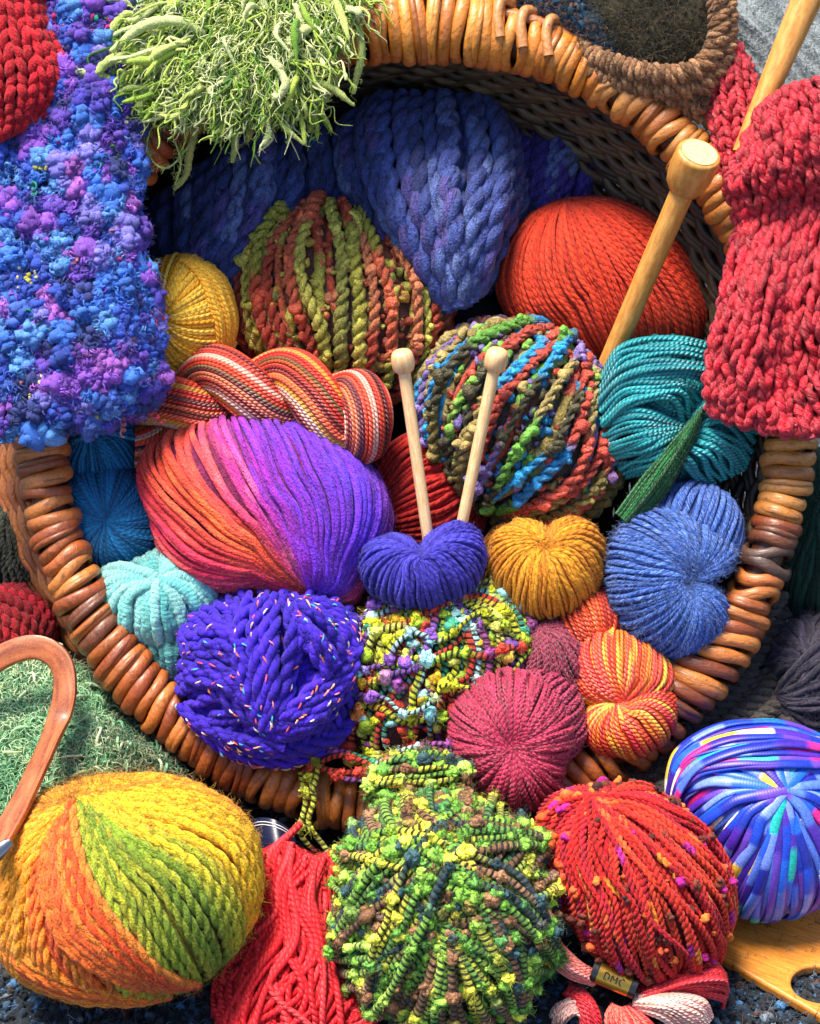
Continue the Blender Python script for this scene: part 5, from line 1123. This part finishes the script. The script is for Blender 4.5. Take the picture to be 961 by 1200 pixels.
def board():
    import bmesh
    k = lambda px, py: np.array([px, py])
    up = np.array([0, math.cos(EL), math.sin(EL)])
    # a flat board lying on the cloth: outline in table coordinates
    def g(px, py, h=14):
        # ray through the pixel onto the plane at height h above the table
        d = np.array([(px-480.5), (600-py), -D]); o = np.array([0, 0, D]); n = up; q = (Z0+h - o@n)/(d@n); return o + d*q
    out = [(1010, 1010), (930, 1040), (862, 1068), (845, 1092), (838, 1112), (850, 1125), (960, 1190), (1010, 1222), (1100, 1200), (1120, 1060)]
    base = cr(np.array([g(*p) for p in out]+[g(*out[0])]), 150)[:-1]
    c = g(960, 1153); a = np.linspace(0, 2*PI, 48, endpoint=False)[::-1]; ex = np.array([1., 0, 0]); fy = np.array([0, math.sin(EL), -math.cos(EL)])
    r2 = ex; hole = c + 31*(np.cos(a)[:, None]*ex + np.sin(a)[:, None]*fy*.85)
    bm = bmesh.new(); vs = [bm.verts.new(p) for p in base]; hs = [bm.verts.new(p) for p in hole]
    ed = [bm.edges.new((vs[i], vs[(i+1) % len(vs)])) for i in range(len(vs))] + [bm.edges.new((hs[i], hs[(i+1) % len(hs)])) for i in range(len(hs))]
    bmesh.ops.triangle_fill(bm, edges=ed, use_beauty=True, use_dissolve=False)
    r = bmesh.ops.extrude_face_region(bm, geom=bm.faces[:]); bmesh.ops.translate(bm, verts=[v for v in r['geom'] if isinstance(v, bmesh.types.BMVert)], vec=Vector(-up*14)); bmesh.ops.recalc_face_normals(bm, faces=bm.faces[:])
    hard = [e for e in bm.edges if len(e.link_faces) == 2 and e.calc_face_angle(0) > .8]; bmesh.ops.bevel(bm, geom=hard, offset=3.5, segments=3, affect='EDGES', profile=.5)
    bmesh.ops.triangulate(bm, faces=bm.faces[:]); bm.verts.index_update()
    v = np.array([x.co[:] for x in bm.verts]); f = np.array([[y.index for y in x.verts] for x in bm.faces]); bm.free()
    mb = MB(); dirn = norm(np.array([1, .25, 0.])); tw = np.stack([v@ex*1.0 + v@fy*-.5, (v@fy + .5*(v@ex))/60, 0*v[:, 0]], -1); mb.add(v, tris=f, tw=tw)
    o = mb.build('wooden_board', M['board'], flatshade=True); tag(o, 'flat honey coloured wooden board with a round hole, lower right corner', 'board')
board()
# ---------------------------------------------------------------- pink floss skein with its band
def floss():
    root = empty('embroidery_floss_skein', P(740, 1170, 150)); tag(root, 'shaded pink and red floss skein held by a black and gold band', 'floss skein')
    mb = MB()
    def sh(g, cols, n, r=1.6, b=9, layers=3): sheaf(mb, g, int(n*1.35), r, cols, bulge=b, jit=.04, lift=2, layers=layers, N=50)
    pk = ['f08a80', 'f8a498', 'e87068']; wh = ['ffc4b4', 'ffd2c6', 'ffb0a0']; rd = ['d81c2c', 'e83440', 'c8141f']
    sh([[(706, 1142, 150), (680, 1128, 160), (655, 1102, 158), (650, 1092, 150)], [(700, 1148, 160), (672, 1136, 172), (648, 1112, 166), (645, 1100, 150)], [(694, 1154, 150), (668, 1146, 160), (645, 1128, 156), (642, 1108, 145)]], pk, 18)
    sh([[(748, 1160, 155), (790, 1140, 160), (835, 1128, 160), (850, 1140, 150)], [(752, 1166, 165), (800, 1150, 180), (845, 1146, 176), (852, 1160, 150)], [(756, 1172, 155), (800, 1165, 165), (845, 1172, 160), (846, 1182, 145)]], rd, 20)
    sh([[(745, 1166, 165), (790, 1164, 184), (825, 1172, 184), (835, 1190, 165)], [(742, 1172, 165), (782, 1176, 190), (810, 1190, 186), (825, 1202, 170)], [(740, 1180, 160), (770, 1192, 180), (790, 1205, 175), (815, 1215, 160)]], wh, 22)
    sh([[(738, 1176, 160), (760, 1195, 176), (775, 1212, 170), (790, 1225, 160)], [(728, 1180, 165), (735, 1200, 178), (745, 1220, 170), (750, 1230, 160)], [(718, 1176, 160), (710, 1190, 172), (712, 1215, 170), (720, 1230, 160)]], ['f04c40', 'f46a5c', 'e83434'], 22)
    sh([[(668, 1152, 140), (690, 1165, 158), (705, 1195, 160), (705, 1225, 150)], [(660, 1165, 140), (672, 1175, 156), (680, 1200, 160), (680, 1225, 150)]], rd, 14)
    sh([[(640, 1205, 130), (650, 1180, 150), (675, 1168, 156), (680, 1185, 150)], [(650, 1222, 135), (664, 1196, 158), (678, 1190, 160), (690, 1215, 155)]], wh, 12)
    mb.build('floss_strands', M['cotton'], root)
    mb = MB(); a = P(694, 1136, 168); b = P(746, 1158, 176); t = np.linspace(0, 1, 12)[:, None]; X = (a*(1-t)+b*t)
    mb.tubes(X[None], 12.5, (1, 1, 1), sides=32, ref=np.array([0, .2, 1.]), flat=.75); bd = mb.build('paper_band', M['black'], root)
    mb = MB(); t = np.linspace(.14, .86, 12)[:, None]; mb.tubes((a*(1-t)+b*t)[None], 12.9, (1, 1, 1), sides=32, ref=np.array([0, .2, 1.]), flat=.76); mb.build('gold_label', M['brass'], root)
    # small marks stamped across the gold label
    d = norm(b-a); ns = np.array([0, .1, 1.]); ns = norm(ns-d*(ns@d)); s = np.cross(ns, d); mb = MB()
    cen = (a+b)/2 + ns*10.2
    def st(pts): mb.tubes(cr(np.array([cen + d*x + s*y + ns*(-.02*y*y) for x, y in pts]), 14)[None], .7, (1, 1, 1), sides=6, ref=ns)
    st([(-11, -4), (-11, 4)]); st([(-11, 4), (-7, 3), (-6, 0), (-7, -3), (-11, -4)]); st([(-3, -4), (-3, 4), (0, -1), (3, 4), (3, -4)]); st([(11, 3), (8, 4), (6, 0), (8, -4), (11, -3)])
    mb.build('lettering', M['black'], root)
floss()
# ---------------------------------------------------------------- camera, light
sc = bpy.context.scene
cam = bpy.data.cameras.new('camera'); co = bpy.data.objects.new('camera', cam); sc.collection.objects.link(co); sc.camera = co
pos = toworld(np.array([0, 0, D])); co.location = pos
co.rotation_euler = (math.radians(90) - EL, 0, 0)
cam.sensor_fit = 'VERTICAL'; cam.sensor_height = 24; cam.lens = 24*D/1200.; cam.clip_start = .05; cam.clip_end = 100
w = bpy.data.worlds.new('World'); sc.world = w; w.use_nodes = True; nt = w.node_tree
bg = nt.nodes['Background']; sky = nt.nodes.new('ShaderNodeTexSky'); sky.sky_type = 'NISHITA'; sky.sun_disc = False
SUN = norm(np.array([-.25, .8, .5]))                       # towards the sun, building frame
sw = SUN[0]*RX + SUN[1]*RY + SUN[2]*RW
el = math.asin(sw[2]); az = math.atan2(sw[0], sw[1])
sky.sun_elevation = el; sky.sun_rotation = az; nt.links.new(sky.outputs[0], bg.inputs[0]); bg.inputs[1].default_value = .12
sl = bpy.data.lights.new('sun', 'SUN'); so = bpy.data.objects.new('sun', sl); sc.collection.objects.link(so)
sl.energy = 5.0; sl.angle = math.radians(22); sl.color = (1, .91, .79)
so.rotation_euler = Vector((-sw[0], -sw[1], -sw[2])).to_track_quat('-Z', 'Y').to_euler(); so.location = (0, 0, 3)
sc.view_settings.view_transform = 'Standard'; sc.view_settings.look = 'None'; sc.view_settings.exposure = .98; sc.view_settings.gamma = 1
for o in sc.objects:
    o.select_set(False)
    if '_org' in o: del o['_org']
